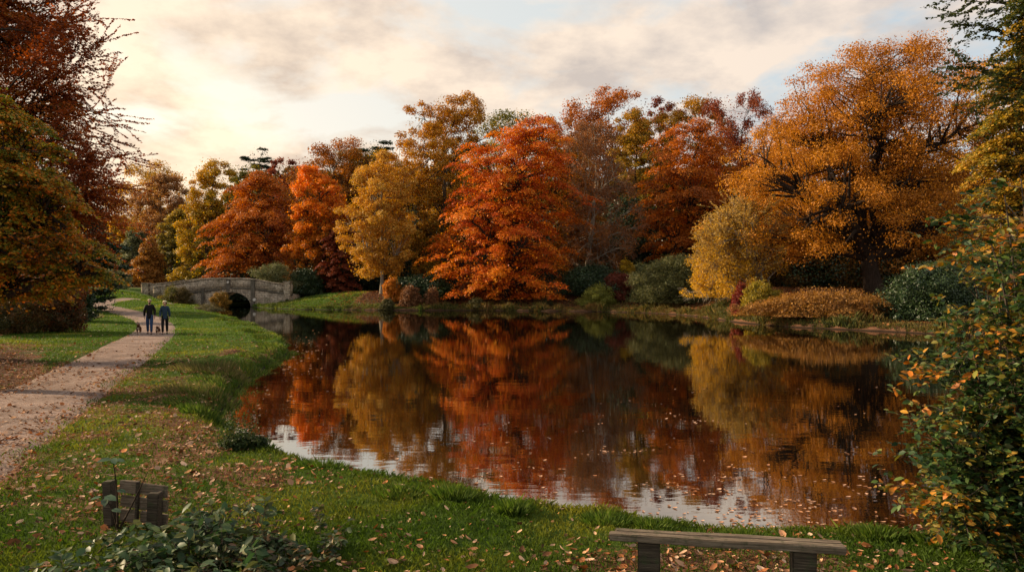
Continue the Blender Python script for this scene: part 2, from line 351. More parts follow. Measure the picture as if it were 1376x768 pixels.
# ------------------------------------------------------------------ trees
def pal(cols, n, clump=None, t=None):
    """pick colours from a palette; clump = per item palette position noise"""
    cols = np.array(cols); k = len(cols)
    u = rng.random(n) if clump is None else np.clip(clump + rng.normal(0, .2, n), 0, .9999)
    f = u * (k - 1); i = f.astype(int); w = (f - i)[:, None]
    c = cols[i] * (1 - w) + cols[np.minimum(i + 1, k - 1)] * w
    return c * (1 + rng.normal(0, .2, (n, 1))).clip(.5, 1.6)
def grow(name, label, cat, Y, rows, cols, style='billow', nc=150, nl=130, ls=.30, cs=.10, dk=.8, barkm=None, base=None, tr=.3, fork=.25,
         group=None, grad=None, mat=None, tpl=T_FAR, solid=False, lean=None, fill=.06, rough_out=.26, voids=None, nlimb=9, limbr=1.0, dy=0.0, shellp=.5):
    rows = np.array(rows, float); zt = wz(rows[:, 0], Y); o = np.argsort(zt)
    zt = zt[o]; xl = wx(rows[o, 1], Y); xr = wx(rows[o, 2], Y)
    bx = wx(base, Y) if base is not None else float((xl[0] + xr[0]) / 2)
    bz = float(H(np.array([bx]), np.array([Y]))[0]) - .08
    root = thing(name, label, cat, (bx, Y, bz), group)
    hmin, hmax = zt[0], zt[-1]; zt0 = max(hmin, bz + .1)
    if solid and hmin > bz: zt = np.r_[bz, zt]; xl = np.r_[xl[0], xl]; xr = np.r_[xr[0], xr]; hmin = bz; zt0 = bz + .05
    env = lambda z: ((np.interp(z, zt, xl) + np.interp(z, zt, xr)) / 2, (np.interp(z, zt, xr) - np.interp(z, zt, xl)) / 2)
    width = float((xr - xl).max()); c0 = width * cs
    # clump centres
    zs = np.linspace(zt0, hmax, 60); w = env(zs)[1] ** 1.25 + .12 * width; cdf = np.cumsum(w) / w.sum()
    pts = []; sz = []; VO = []
    if not solid:
        for _ in range(int(12 + width * .9)):
            z = rng.uniform(zt0, hmax); cx, hw = env(z); a = rng.uniform(-math.pi, math.pi * .2) ; q = rng.uniform(.6, 1.05)
            VO.append((cx + q * hw * math.cos(a), Y + dy + q * hw * dk * math.sin(a), z, width * rng.uniform(.055, .12)))
        VO = np.array(VO)
    tries = 0; ph = rng.random(4) * 6
    while len(pts) < nc and tries < nc * 12:
        tries += 1
        z = np.interp(rng.random(), cdf, zs); cx, hw = env(z)
        a = rng.random() * 2 * math.pi
        zz = z / width * 14; lump = 1 + rough_out * (math.sin(3 * a + ph[0] + zz * .45) + math.sin(zz * 1.1 + ph[1] + 2 * a) + .6 * math.sin(zz * 2.3 + ph[2] - 4 * a)) * .5 + .05
        s = c0 * rng.uniform(.65, 1.35)
        r = rng.random() ** shellp * max(.0, (hw * lump - s * .3))
        p = np.array([cx + r * math.cos(a), Y + dy + r * math.sin(a) * dk, z - s * .1 if z > hmax - s * .5 else z])
        if len(VO) and (np.hypot(np.hypot(VO[:, 0] - p[0], VO[:, 1] - p[1]), (VO[:, 2] - p[2]) * 1.7) < VO[:, 3]).any() and rng.random() < .93: continue
        if voids is not None:
            px_ = CX + p[0] / p[1] * F; py_ = HY + (HC - p[2]) / p[1] * F
            if any(p[1] < Y + v_[4] and ((px_ - v_[0]) / v_[2]) ** 2 + ((py_ - v_[1]) / v_[3]) ** 2 < 1 for v_ in voids): continue
        if pts:
            d = np.linalg.norm(np.array(pts) - p, axis=1)
            if (d < c0 * .85).any() and rng.random() < .92: continue
        pts.append(p); sz.append(s)
    P = np.array(pts); SZ = np.array(sz); n = len(P)
    cen = np.stack([env(P[:, 2])[0], np.full(n, Y + dy), P[:, 2]], 1)
    rad = P - cen; radn = unit(rad + 1e-6)
    # leaves
    cnt = np.maximum(8, (nl * 2.2 * (SZ / c0) ** 2).astype(int)); idx = np.repeat(np.arange(n), cnt); m_ = len(idx)
    dirs = unit(rng.normal(size=(m_, 3))); rr = rng.random(m_) ** .42
    bumpy = 1 + .25 * np.sin(dirs[:, 0] * 5 + idx) * np.sin(dirs[:, 1] * 6 + idx * 1.7)
    off = dirs * (rr * bumpy * SZ[idx])[:, None]
    rN = radn[idx]
    if False: pass
    elif style == 'spray':
        along = np.sum(off[:, :2] * rN[:, :2], 1)
        off = off * np.array([1.0, 1.0, .34]) + rN * np.array([1, 1, 0]) * (along * .7)[:, None]
        hr = np.linalg.norm(off[:, :2], axis=1) / SZ[idx]
        off[:, 2] -= .28 * SZ[idx] * hr ** 2 + along * .22
        nrm = np.array([0, 0, 1.0]) + .35 * dirs + rng.normal(0, .45, (m_, 3)) + rN * .35
    elif style == 'bush':
        off = off * np.array([1, 1, .8]); nrm = dirs + .4 * np.array([0, 0, 1]) + rng.normal(0, .5, (m_, 3))
    elif style == 'conifer':
        off = off * np.array([1.3, 1.3, .28]); nrm = np.array([0, 0, 1.0]) + rng.normal(0, .5, (m_, 3))
    elif style == 'twig':
        off = off * np.array([1.0, 1.0, 1.05]); nrm = rng.normal(size=(m_, 3)) + rN * .3
    else:
        off = off * np.array([1, 1, .68]); nrm = dirs * .9 + .5 * np.array([0, 0, 1]) + rng.normal(0, .55, (m_, 3))
    LP = P[idx] + off
    cl = rng.random(n)
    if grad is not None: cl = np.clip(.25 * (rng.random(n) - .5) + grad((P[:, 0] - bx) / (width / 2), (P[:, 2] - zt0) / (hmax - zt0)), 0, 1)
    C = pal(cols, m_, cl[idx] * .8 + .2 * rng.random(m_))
    # scattered leaves through the volume so the outline is ragged
    nf = int(m_ * fill); z = np.interp(rng.random(nf), cdf, zs); cx, hw = env(z); a = rng.random(nf) * 6.283; r = np.sqrt(rng.random(nf)) * hw * 1.04
    FP = np.stack([cx + r * np.cos(a), Y + dy + r * np.sin(a) * dk, z + rng.normal(0, .2, nf)], 1)
    LP = np.vstack([LP, FP]); nrm = np.vstack([nrm, rng.normal(size=(nf, 3)) + [0, 0, .5]]); C = np.vstack([C, pal(cols, nf)])
    ok = LP[:, 2] > bz + .12; LP = LP[ok]; nrm = nrm[ok]; C = C[ok]
    S = ls * .8 * rng.uniform(.55, 1.3, len(LP))
    inv = np.array([bx, Y, bz])
    V, Lx, sizes, cc = leaves(tpl, LP - inv, nrm, S, C)
    crown = link('crown', mesh_np('crown', V, Lx, sizes, mat or M_LEAF, cc), root)
    # trunk and limbs
    T = Tubes(); ht = max(hmax - bz, .4)
    if lean is not None: tp = np.array([[wx(a, Y), Y, wz(b, Y)] for a, b in lean])
    else:
        top = np.array([env(zt0 + .8 * (hmax - zt0))[0], Y + dy, zt0 + .82 * (hmax - zt0)]); b0 = np.array([bx, Y, bz])
        mid = (b0 + top) / 2 + np.array([rng.normal(0, .03) * ht, rng.normal(0, .03) * ht, 0]); tp = bez(b0, mid, top, 9)
        tp[:, :2] += rng.normal(0, .006 * ht, (9, 2)) * np.linspace(0, 1, 9)[:, None]
    tp[0, 2] = bz
    tz = np.linspace(0, 1, len(tp)); seg = np.r_[0, np.cumsum(np.linalg.norm(np.diff(tp, axis=0), axis=1))]; seg /= seg[-1]
    tf = lambda u: np.array([np.interp(u, seg, tp[:, k]) for k in range(3)]).T
    uu = np.linspace(0, 1, 14); tpp = tf(uu); trr = tr * (1 - uu) ** .75 * (1 + .5 * np.exp(-uu * 22)) + .03
    T.add(tpp, trr, 9)
    if not solid:
        # farthest point sampling of limb tips
        sel = [int(np.argmax(P[:, 2]))]
        D = np.linalg.norm(P - P[sel[0]], axis=1)
        for _ in range(nlimb - 1):
            k = int(np.argmax(D * (np.linalg.norm(rad, axis=1) + .3 * width))); sel.append(k); D = np.minimum(D, np.linalg.norm(P - P[k], axis=1))
        tips = P[sel]; own = np.argmin(np.linalg.norm(P[:, None] - tips[None], axis=2), axis=1)
        for q, tip in enumerate(tips):
            mem = P[own == q]; end = .55 * tip + .45 * mem.mean(0)
            hd = np.hypot(end[0] - tp[-1, 0], end[1] - tp[-1, 1])
            zst = np.clip(end[2] - (.45 + .3 * rng.random()) * hd, bz + fork * ht, tp[-1, 2])
            u0 = np.interp(zst, np.maximum.accumulate(tp[:, 2]) + np.arange(len(tp)) * 1e-6, seg); u0 = min(u0, .93); s0 = tf(u0)
            md = (s0 + end) / 2 + np.array([0, 0, .10 * hd]) + rng.normal(0, .05 * width, 3) * [1, 1, .5]
            lp = bez(s0, md, end, 8); lp[1:-1] += rng.normal(0, .012 * width, (6, 3))
            r0 = min(tr * (1 - u0) ** .6 * .62, tr * .55) * limbr + .02; lr = np.linspace(r0, .035, 8)
            T.add(lp, lr, 6)
            for p in mem:
                k = int(np.clip(np.argmin(np.linalg.norm(lp - p, axis=1)) - rng.integers(1, 3), 1, 7)); a = lp[k]
                md = (a + p) / 2 + np.array([0, 0, .08 * np.linalg.norm(p - a)]) + rng.normal(0, .03 * width, 3)
                r1 = lr[k] * .6; bp_ = bez(a, md, p, 5); T.add(bp_, np.linspace(r1, .015, 5), 4)
                if style in ('twig',):
                    for _ in range(5):
                        e = p + unit(rng.normal(size=3) + unit(p - a) * .9) * c0 * 1.1
                        T.add(bez(bp_[3], (bp_[3] + e) / 2 + rng.normal(0, .1, 3), e, 4), np.linspace(.03, .008, 4), 3)
    for v in T.V: v -= inv
    link('trunk', T.mesh('trunk', barkm or B_MID), root)
    return root

# palettes, linear colours
ORANGE = [(.40, .09, .008), (.58, .15, .012), (.62, .22, .02)]
FLAME = [(.48, .06, .008), (.66, .13, .01), (.72, .24, .02)]
RUST = [(.22, .075, .014), (.36, .12, .018), (.46, .19, .025)]
GOLD = [(.34, .15, .015), (.5, .24, .02), (.6, .33, .035)]
GOLDG = [(.14, .13, .018), (.34, .21, .02), (.52, .28, .025)]
OLIVE = [(.06, .075, .014), (.12, .12, .02), (.26, .18, .02)]
BROWN = [(.14, .06, .025), (.21, .095, .04), (.27, .13, .055)]
REDB = [(.16, .035, .018), (.25, .06, .025), (.30, .09, .035)]
OAKC = [(.20, .075, .010), (.34, .125, .012), (.44, .175, .015)]
DGREEN = [(.012, .028, .010), (.022, .045, .014), (.035, .06, .018)]
GREYG = [(.09, .10, .04), (.14, .15, .06), (.20, .19, .09)]
PALE = [(.30, .19, .05), (.40, .27, .08), (.44, .33, .14)]

WOODG = 'trees of the wood round the lake'
def TR(label, Y, rows, cols, **kw): return grow(kw.pop('nm', 'broadleaf_tree'), label, kw.pop('cat', 'tree'), Y, rows, cols, group=kw.pop('group', WOODG), **kw)

TR('pale golden brown domed tree farthest off behind the left end of the bridge', 150, [(218, 195, 225), (230, 170, 245), (260, 155, 258), (320, 150, 262), (385, 150, 258)], [(.4, .24, .04), (.52, .28, .04), (.4, .28, .06)], nl=110, ls=.4)
TR('pinkish brown rounded tree in front of the farthest golden dome', 135, [(235, 205, 228), (250, 188, 245), (280, 178, 254), (330, 172, 256), (385, 175, 250)], [(.24, .11, .04), (.34, .16, .055), (.42, .22, .07)], nl=130, ls=.34, nc=180, cs=.08)
TR('bright yellow low tree beside the hanging red branches at left', 118, [(290, 148, 170), (310, 142, 182), (350, 140, 186), (385, 145, 185)], [(.55, .28, .02), (.66, .36, .03), (.4, .28, .03)], nl=100, ls=.34)
TR('grey green small tree between the yellow tree and the orange one', 110, [(313, 175, 190), (330, 165, 202), (360, 160, 208), (390, 162, 208)], GREYG, nl=110, ls=.3, style='bush')
TR('small orange brown tree beside the grey green one left of the bridge', 107, [(320, 196, 206), (345, 186, 214), (370, 174, 218), (390, 160, 222)], [(.3, .12, .02), (.4, .18, .03), (.2, .1, .03)], nl=110, ls=.3, style='bush', rough_out=.3)
TR('slim yellow topped grey green tree left of the tall yellow tree', 114, [(281, 236, 250), (300, 220, 258), (340, 208, 260), (388, 205, 258)], [(.12, .11, .04), (.2, .17, .04), (.48, .3, .03)], grad=lambda x, h: h * 1.1 - .1, nl=110, ls=.32)
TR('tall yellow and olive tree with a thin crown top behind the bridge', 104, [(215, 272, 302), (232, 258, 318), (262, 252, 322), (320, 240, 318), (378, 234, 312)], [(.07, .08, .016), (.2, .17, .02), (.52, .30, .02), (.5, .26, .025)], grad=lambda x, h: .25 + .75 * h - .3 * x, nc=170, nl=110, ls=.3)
TR('broad orange red tree directly behind the bridge', 98, [(230, 338, 360), (252, 316, 380), (290, 300, 398), (330, 290, 408), (372, 288, 410)], [(.26, .065, .02), (.44, .12, .012), (.60, .20, .014), (.32, .09, .025)], style='spray', nc=230, cs=.08, nl=130, ls=.28, barkm=B_DARK, rough_out=.42)
grow('pine_tree', 'dark pine top rising behind the orange red tree at the bridge', 'pine tree', 135, [(199, 342, 358), (212, 330, 369), (240, 322, 375), (300, 325, 375)], DGREEN, style='conifer', nc=70, nl=120, ls=.34, mat=M_EVER, barkm=B_DARK, base=350, group=WOODG)
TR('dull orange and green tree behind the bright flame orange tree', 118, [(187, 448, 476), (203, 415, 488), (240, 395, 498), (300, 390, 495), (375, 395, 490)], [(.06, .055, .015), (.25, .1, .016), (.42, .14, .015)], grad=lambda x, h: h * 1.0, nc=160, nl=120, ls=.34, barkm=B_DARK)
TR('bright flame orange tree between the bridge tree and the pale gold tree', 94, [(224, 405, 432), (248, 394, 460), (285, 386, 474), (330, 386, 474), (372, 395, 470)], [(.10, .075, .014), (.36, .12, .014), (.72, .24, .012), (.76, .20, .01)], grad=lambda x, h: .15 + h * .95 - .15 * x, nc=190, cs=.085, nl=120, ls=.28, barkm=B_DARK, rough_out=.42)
TR('dark russet low tree left of the pale gold tree', 91, [(295, 448, 468), (320, 436, 480), (355, 430, 484), (388, 432, 480)], REDB, style='spray', nc=90, nl=120, ls=.26, barkm=B_DARK)
TR('small pale gold tree with a slim grey trunk on the far lawn', 84, [(207, 505, 532), (224, 482, 548), (260, 466, 556), (310, 457, 556), (345, 462, 548), (370, 478, 532)], [(.46, .22, .03), (.56, .29, .04), (.52, .33, .07)], nc=210, cs=.085, nl=110, ls=.24, barkm=B_PALE, base=513, tr=.2, fork=.18)
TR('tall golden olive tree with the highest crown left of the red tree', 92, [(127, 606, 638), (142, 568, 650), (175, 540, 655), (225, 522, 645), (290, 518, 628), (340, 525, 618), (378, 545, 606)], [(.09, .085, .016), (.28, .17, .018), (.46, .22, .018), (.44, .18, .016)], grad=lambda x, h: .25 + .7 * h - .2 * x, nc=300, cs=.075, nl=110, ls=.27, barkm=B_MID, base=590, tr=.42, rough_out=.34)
grow('pine_tree', 'dark pine top peeping out behind the pale gold tree', 'pine tree', 126, [(190, 497, 525), (203, 478, 530), (240, 468, 532), (300, 470, 530)], DGREEN, style='conifer', nc=70, nl=120, ls=.34, mat=M_EVER, barkm=B_DARK, base=505, group=WOODG)
TR('great red orange tree drooping to the ground on the far shore', 79, [(157, 700, 742), (172, 668, 760), (212, 636, 772), (260, 612, 768), (300, 594, 762), (340, 590, 760), (380, 598, 756), (404, 615, 740)], [(.38, .06, .01), (.54, .115, .01), (.68, .20, .012), (.62, .25, .016)], style='spray', nc=520, cs=.062, nl=95, ls=.25, barkm=B_DARK, base=676, tr=.4, fork=.1, rough_out=.38, nlimb=14)
TR('greenish yellow crown showing over the shoulder of the red tree', 112, [(150, 668, 705), (165, 640, 735), (200, 618, 752), (260, 615, 755), (380, 630, 745)], OLIVE + [(.38, .24, .02)], nc=150, nl=110, ls=.34)
TR('yellow and orange tree close behind the right side of the red tree', 90, [(185, 742, 778), (225, 735, 800), (300, 738, 808), (375, 745, 800)], [(.16, .12, .016), (.44, .18, .016), (.52, .27, .02)], grad=lambda x, h: .3 + .6 * h, nc=150, nl=120, ls=.28, style='spray', barkm=B_DARK)
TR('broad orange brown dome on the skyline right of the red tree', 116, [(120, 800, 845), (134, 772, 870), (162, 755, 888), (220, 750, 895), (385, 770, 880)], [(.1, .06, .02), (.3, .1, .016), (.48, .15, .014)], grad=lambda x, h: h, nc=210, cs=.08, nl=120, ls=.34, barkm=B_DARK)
TR('thin leaved dull brown tree with a pale trunk right of the red tree', 83, [(164, 775, 808), (183, 757, 836), (230, 752, 852), (300, 754, 862), (345, 758, 855), (385, 768, 842)], [(.17, .08, .035), (.24, .10, .04), (.3, .12, .03)], style='twig', nc=230, cs=.075, nl=72, ls=.2, barkm=B_PALE, base=782, tr=.3, fork=.15, limbr=.7, nlimb=12)
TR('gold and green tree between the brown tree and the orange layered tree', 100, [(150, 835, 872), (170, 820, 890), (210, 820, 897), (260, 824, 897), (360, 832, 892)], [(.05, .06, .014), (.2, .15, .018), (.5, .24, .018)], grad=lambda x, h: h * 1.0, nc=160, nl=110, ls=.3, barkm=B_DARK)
TR('dull red brown crown squeezed behind the gold and green tree', 120, [(136, 868, 905), (160, 855, 920), (250, 855, 925), (380, 865, 915)], REDB, nc=110, nl=110, ls=.34, barkm=B_DARK)
TR('orange layered tree with drooping sprays in the middle of the right wood', 88, [(158, 918, 945), (183, 888, 975), (220, 870, 1000), (260, 864, 1008), (310, 866, 996), (352, 876, 968), (380, 890, 950)], [(.26, .075, .012), (.44, .12, .012), (.58, .19, .014)], style='spray', nc=300, cs=.075, nl=105, ls=.26, barkm=B_DARK, rough_out=.36)
TR('golden green crown on the skyline behind the orange layered tree', 112, [(126, 925, 955), (139, 895, 975), (180, 888, 985), (260, 888, 985), (380, 900, 975)], [(.08, .08, .016), (.28, .17, .02), (.46, .22, .02)], grad=lambda x, h: h, nc=140, nl=110, ls=.34, barkm=B_DARK)
TR('feathery red brown tree on the skyline left of the big oak', 104, [(128, 975, 1020), (148, 945, 1040), (200, 938, 1052), (270, 945, 1055), (380, 955, 1045)], REDB + [(.34, .09, .03)], style='twig', nc=220, cs=.07, nl=100, ls=.27, barkm=B_DARK)
TR('dark orange tree hidden behind the left side of the big oak', 96, [(165, 1045, 1085), (200, 1022, 1120), (270, 1010, 1130), (390, 1020, 1120)], RUST, nc=160, nl=110, ls=.3, barkm=B_DARK)
PALET = TR('pale yellow many stemmed tree leaning over the water by the oak', 60, [(268, 985, 1008), (286, 962, 1030), (312, 942, 1042), (345, 930, 1048), (385, 934, 1030), (424, 940, 1000)], [(.58, .33, .02), (.54, .30, .025), (.46, .28, .05), (.38, .27, .10)], style='twig', nc=260, cs=.075, nl=75, ls=.15, rough_out=.4, barkm=B_PALE, base=1030, tr=.14, fork=.05, grad=lambda x, h: h * 1.05, nlimb=16, limbr=1.1)
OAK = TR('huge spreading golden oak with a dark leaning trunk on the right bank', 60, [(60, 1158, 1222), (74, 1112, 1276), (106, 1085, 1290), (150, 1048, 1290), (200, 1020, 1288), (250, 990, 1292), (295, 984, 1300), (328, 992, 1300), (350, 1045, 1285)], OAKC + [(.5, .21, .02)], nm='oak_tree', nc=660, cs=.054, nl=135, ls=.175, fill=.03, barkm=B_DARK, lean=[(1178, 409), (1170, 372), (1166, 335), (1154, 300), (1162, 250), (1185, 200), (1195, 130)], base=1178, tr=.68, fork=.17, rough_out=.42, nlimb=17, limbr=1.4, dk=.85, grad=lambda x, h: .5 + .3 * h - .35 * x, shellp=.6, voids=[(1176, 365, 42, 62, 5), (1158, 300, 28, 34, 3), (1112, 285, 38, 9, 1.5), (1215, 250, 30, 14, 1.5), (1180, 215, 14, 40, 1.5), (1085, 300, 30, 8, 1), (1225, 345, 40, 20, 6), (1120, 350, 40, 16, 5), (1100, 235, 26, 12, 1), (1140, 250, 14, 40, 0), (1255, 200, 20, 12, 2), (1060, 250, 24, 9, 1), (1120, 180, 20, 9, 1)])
T = Tubes()
for pts_, r_ in [([(1163, 325), (1148, 292), (1112, 284), (1068, 300)], .30), ([(1158, 305), (1150, 262), (1172, 215), (1160, 160)], .26), ([(1166, 315), (1196, 285), (1214, 248), (1236, 205)], .28), ([(1168, 335), (1206, 318), (1240, 300), (1282, 296)], .22), ([(1156, 300), (1132, 262), (1118, 232), (1088, 205)], .24), ([(1112, 284), (1085, 272), (1060, 255), (1035, 250)], .15), ([(1214, 248), (1222, 200), (1205, 150), (1212, 110)], .16)]:
    yy_ = 59.6 - np.array([0, 1.4, 2.6, 3.4]); q_ = np.array([[wx(a, b_), b_, wz(b, b_)] for (a, b), b_ in zip(pts_, yy_)]); q_ = spline(q_, 16); q_[1:] += rng.normal(0, .06, (15, 3)); T.add(q_ - np.array(OAK.location), np.linspace(r_, .05, 16), 8)
link('limbs', T.mesh('limbs', B_DARK), OAK)
TR('second golden oak behind the right side of the big oak', 68, [(78, 1320, 1400), (108, 1288, 1450), (160, 1268, 1490), (250, 1262, 1490), (330, 1258, 1490), (385, 1275, 1460)], [(.24, .11, .014), (.38, .18, .016), (.52, .27, .022), (.5, .22, .02)], nm='oak_tree', nc=330, cs=.06, nl=100, ls=.22, barkm=B_DARK, tr=.5, fork=.2, rough_out=.2, nlimb=13, grad=lambda x, h: .4 + .4 * h)
TR('brown orange tree filling the gap under the big oak', 80, [(190, 1180, 1290), (260, 1160, 1350), (390, 1150, 1360)], [(.12, .06, .014), (.26, .11, .016), (.34, .16, .018)], nc=200, nl=110, ls=.28, barkm=B_DARK)
TR('dark golden tree in the shade behind the pale yellow leaning tree', 84, [(260, 1040, 1100), (300, 1020, 1150), (395, 1010, 1170)], [(.08, .05, .014), (.2, .1, .016)], nc=150, nl=100, ls=.28, barkm=B_DARK)

TR('dull olive tree filling the skyline notch left of the pale gold tree', 122, [(200, 455, 520), (220, 440, 545), (300, 440, 545), (380, 450, 540)], [(.07, .07, .016), (.2, .13, .02), (.3, .14, .02)], nc=150, nl=110, ls=.34, barkm=B_DARK)
TR('brown orange crown in the skyline notch right of the red tree top', 119, [(158, 735, 775), (178, 722, 800), (260, 722, 810), (380, 735, 800)], RUST, nc=150, nl=110, ls=.34, barkm=B_DARK)
TR('small russet crown on the skyline between the bridge tree and the flame tree', 124, [(212, 372, 402), (228, 360, 420), (300, 360, 420), (380, 365, 415)], REDB, nc=110, nl=110, ls=.34, barkm=B_DARK)
TR('olive brown crown on the skyline between the two left hand rust trees', 116, [(222, 312, 345), (238, 300, 360), (300, 300, 360), (380, 305, 355)], OLIVE, nc=110, nl=110, ls=.34, barkm=B_DARK)
# shrubs and low foliage masses
def SH(name, label, Y, rows, cols, cat='shrub', group='shrubs along the far bank', **kw):
    kw.setdefault('style', 'bush'); kw.setdefault('solid', True); kw.setdefault('tr', .06); kw.setdefault('nc', 90); kw.setdefault('nl', 110); kw.setdefault('cs', .14); kw.setdefault('ls', .17); kw.setdefault('rough_out', .46); kw.setdefault('fill', .3)
    return grow(name, label, cat, Y, rows, cols, group=group, **kw)
for lab, Y, rows in [  # dark foliage added to stand for the shade between trees and under the arch
    ('dark foliage added for the shaded gap behind the russet tree on the left of the wood', 98, [(300, 430, 470), (330, 410, 500), (390, 400, 510)]),
    ('dark foliage added for the shaded gap behind the trunk of the golden olive tree', 99, [(290, 520, 600), (330, 505, 620), (395, 500, 625)]),
    ('dark foliage added for the shaded gap behind the foot of the red tree', 97, [(280, 620, 740), (330, 600, 760), (398, 600, 770)]),
    ('dark foliage added for the black gap right of the brown tree', 97, [(270, 820, 880), (320, 790, 900), (400, 780, 910)]),
    ('dark foliage added for the shaded gap below the orange layered tree', 96, [(300, 880, 960), (340, 870, 990), (402, 870, 1000)]),
    ('dark foliage added for the shaded gap behind the foot of the big oak', 86, [(310, 1060, 1160), (350, 1030, 1240), (402, 1020, 1260)]),
    ('dark foliage added for the shaded gap at the right edge behind the second oak', 82, [(290, 1260, 1400), (340, 1230, 1450), (400, 1220, 1460)]),
    ('dark foliage added for the darkness seen through the bridge arch', 99, [(370, 285, 345), (385, 270, 360), (404, 265, 365)]),
    ('dark foliage added for the shaded gap left of the pink brown dome beyond the path', 125, [(330, 120, 160), (350, 100, 180), (392, 90, 190)])]:
    SH('dark_gap_foliage', lab, Y, rows, DGREEN, cat='tree', mat=M_EVER, group='dark foliage added under the wood', nc=130, nl=120, ls=.3, tr=.3, barkm=B_DARK)
SH('rhododendron', 'dark green rhododendron mound behind the left half of the red tree', 80, [(372, 560, 590), (380, 547, 605), (396, 545, 612)], DGREEN + [(.05, .085, .025)], mat=M_EVER, ls=.2)
SH('shrub', 'small bright orange bush left of the rhododendron', 79, [(376, 522, 532), (384, 515, 540), (394, 517, 540)], [(.45, .14, .015), (.55, .22, .02)])
SH('shrub', 'brown seedy bush on the bank below the orange bush', 76, [(386, 545, 555), (394, 538, 562), (405, 537, 566)], BROWN, nc=50)
SH('shrub', 'tiny reddish brown bush at the left foot of the red tree', 76, [(389, 577, 586), (397, 571, 590), (405, 571, 590)], BROWN, nc=30)
SH('shrub', 'pale grey green bush at the right end of the bridge', 89, [(356, 362, 382), (366, 350, 396), (386, 347, 400)], GREYG, ls=.15)
SH('shrub', 'dark green round bush right of the pale one by the bridge', 90, [(362, 400, 420), (372, 390, 430), (391, 388, 433)], DGREEN + [(.05, .07, .02)], ls=.17, mat=M_EVER)
SH('rhododendron', 'wide dark rhododendron under the thin brown tree', 79, [(358, 775, 815), (374, 756, 838), (398, 750, 850)], DGREEN + [(.04, .07, .03)], mat=M_EVER, ls=.2)
SH('shrub', 'purple red bush between the dark rhododendron and the willow shrub', 76, [(370, 822, 840), (380, 812, 852), (402, 810, 856)], [(.14, .035, .02), (.2, .05, .025)])
SH('shrub', 'light yellow green bush at the water edge of the far bank', 74, [(384, 800, 812), (393, 787, 820), (409, 783, 824)], [(.16, .17, .03), (.28, .27, .05)], nc=60, ls=.14)
SH('shrub', 'small yellow leaved sprig above the purple red bush', 80, [(350, 838, 846), (362, 830, 850), (380, 832, 850)], [(.5, .3, .02), (.35, .26, .02)], nc=40, nl=60)
SH('willow', 'wide grey green willow shrub hanging over the far bank', 71, [(344, 900, 925), (356, 874, 945), (378, 852, 960), (414, 846, 962)], [(.07, .075, .025), (.11, .115, .04), (.16, .15, .055)], nc=240, cs=.08, nl=100, ls=.16)
SH('shrub', 'crimson bush at the water edge below the pale yellow tree', 53, [(384, 992, 1002), (398, 984, 1010), (430, 982, 1012)], [(.12, .015, .012), (.22, .03, .018), (.2, .06, .02)], nc=60, ls=.12)
SH('shrub', 'yellow green bush between the crimson bush and the bracken', 51, [(382, 1012, 1030), (396, 1002, 1042), (432, 1000, 1046)], [(.18, .16, .02), (.42, .28, .03), (.08, .1, .02)], nc=90, ls=.13)
SH('bracken', 'bronze bracken mound on the bank under the big oak', 47.6, [(394, 1080, 1150), (404, 1048, 1190), (420, 1034, 1198), (442, 1030, 1200)], [(.16, .07, .02), (.3, .14, .03), (.38, .2, .05)], style='spray', nc=260, cs=.06, nl=90, ls=.14, dk=.55, rough_out=.6, fill=.3)
SH('rhododendron', 'big dark rhododendron at the water right of the oak trunk', 45.5, [(356, 1238, 1278), (372, 1210, 1300), (400, 1192, 1320), (442, 1190, 1330)], DGREEN + [(.05, .08, .022)], mat=M_EVER, nc=180, cs=.09, ls=.15)
SH('shrub', 'grey green bush beyond the path left of the orange brown tree', 92, [(364, 143, 156), (375, 132, 168), (394, 128, 172)], GREYG, ls=.15)
SH('shrub', 'dark ivy clump on the left end of the bridge', 83.6, [(385, 226, 234), (390, 221, 242), (398, 220, 250)], OLIVE, nc=50, ls=.1)
SH('shrub', 'brown bush growing against the bridge wall beside the ivy', 83.2, [(387, 240, 248), (394, 233, 256), (402, 232, 258)], [(.07, .06, .02), (.14, .09, .03)], nc=50, ls=.1)
SH('shrub', 'round orange and green bush in the mouth of the bridge arch', 84, [(394, 292, 304), (401, 284, 307), (412, 284, 307)], [(.08, .08, .016), (.26, .14, .02), (.34, .18, .03)], nc=60, ls=.11)
SH('shrub', 'grey brown tussocky bush on the near bank before the bridge', 63, [(413, 272, 285), (418, 258, 296), (426, 258, 300)], [(.08, .075, .03), (.15, .12, .05)], nc=50, ls=.1)
for px, py, r, lab in [(520, 411, 11, 'low dark tuft on the far bank below the small orange bush'), (640, 412, 12, 'low dark tuft on the far bank below the red tree'), (735, 412, 12, 'low tuft on the far bank right of the red tree'), (870, 412, 9, 'low tuft on the far bank at the foot of the willow shrub')]:
    SH('bank_plant', lab, 70.5 if px > 800 else 75, [(py - r * .8, px - r * .4, px + r * .4), (py - 2, px - r, px + r), (py + 6, px - r, px + r)], [(.05, .05, .018), (.1, .09, .03)], cat='plant', nc=30, nl=80, ls=.12, group='low plants on the far bank')

# far mass of wood behind
n = 170000; x = rng.uniform(-100, 150, n); yy = rng.uniform(160, 180, n); zb = g0(x, yy); topz = 16 + 10 * ss(-85, -50, x) + 6 * (vn(x, x * 0, 9, 5) - .5) - zb
P = np.stack([x, yy, zb + rng.random(n) ** .8 * topz], 1)
V, Lx, sz_, cc = leaves(T_FAR, P, rng.normal(size=(n, 3)), rng.uniform(.7, 1.3, n), pal([(.05, .04, .015), (.13, .07, .02), (.2, .1, .03)], n))
tag(link('far_wood', mesh_np('far_wood', V, Lx, sz_, M_LEAF, cc)), 'dark mass of wood closing the gaps behind the trees', 'wood', kind='stuff')

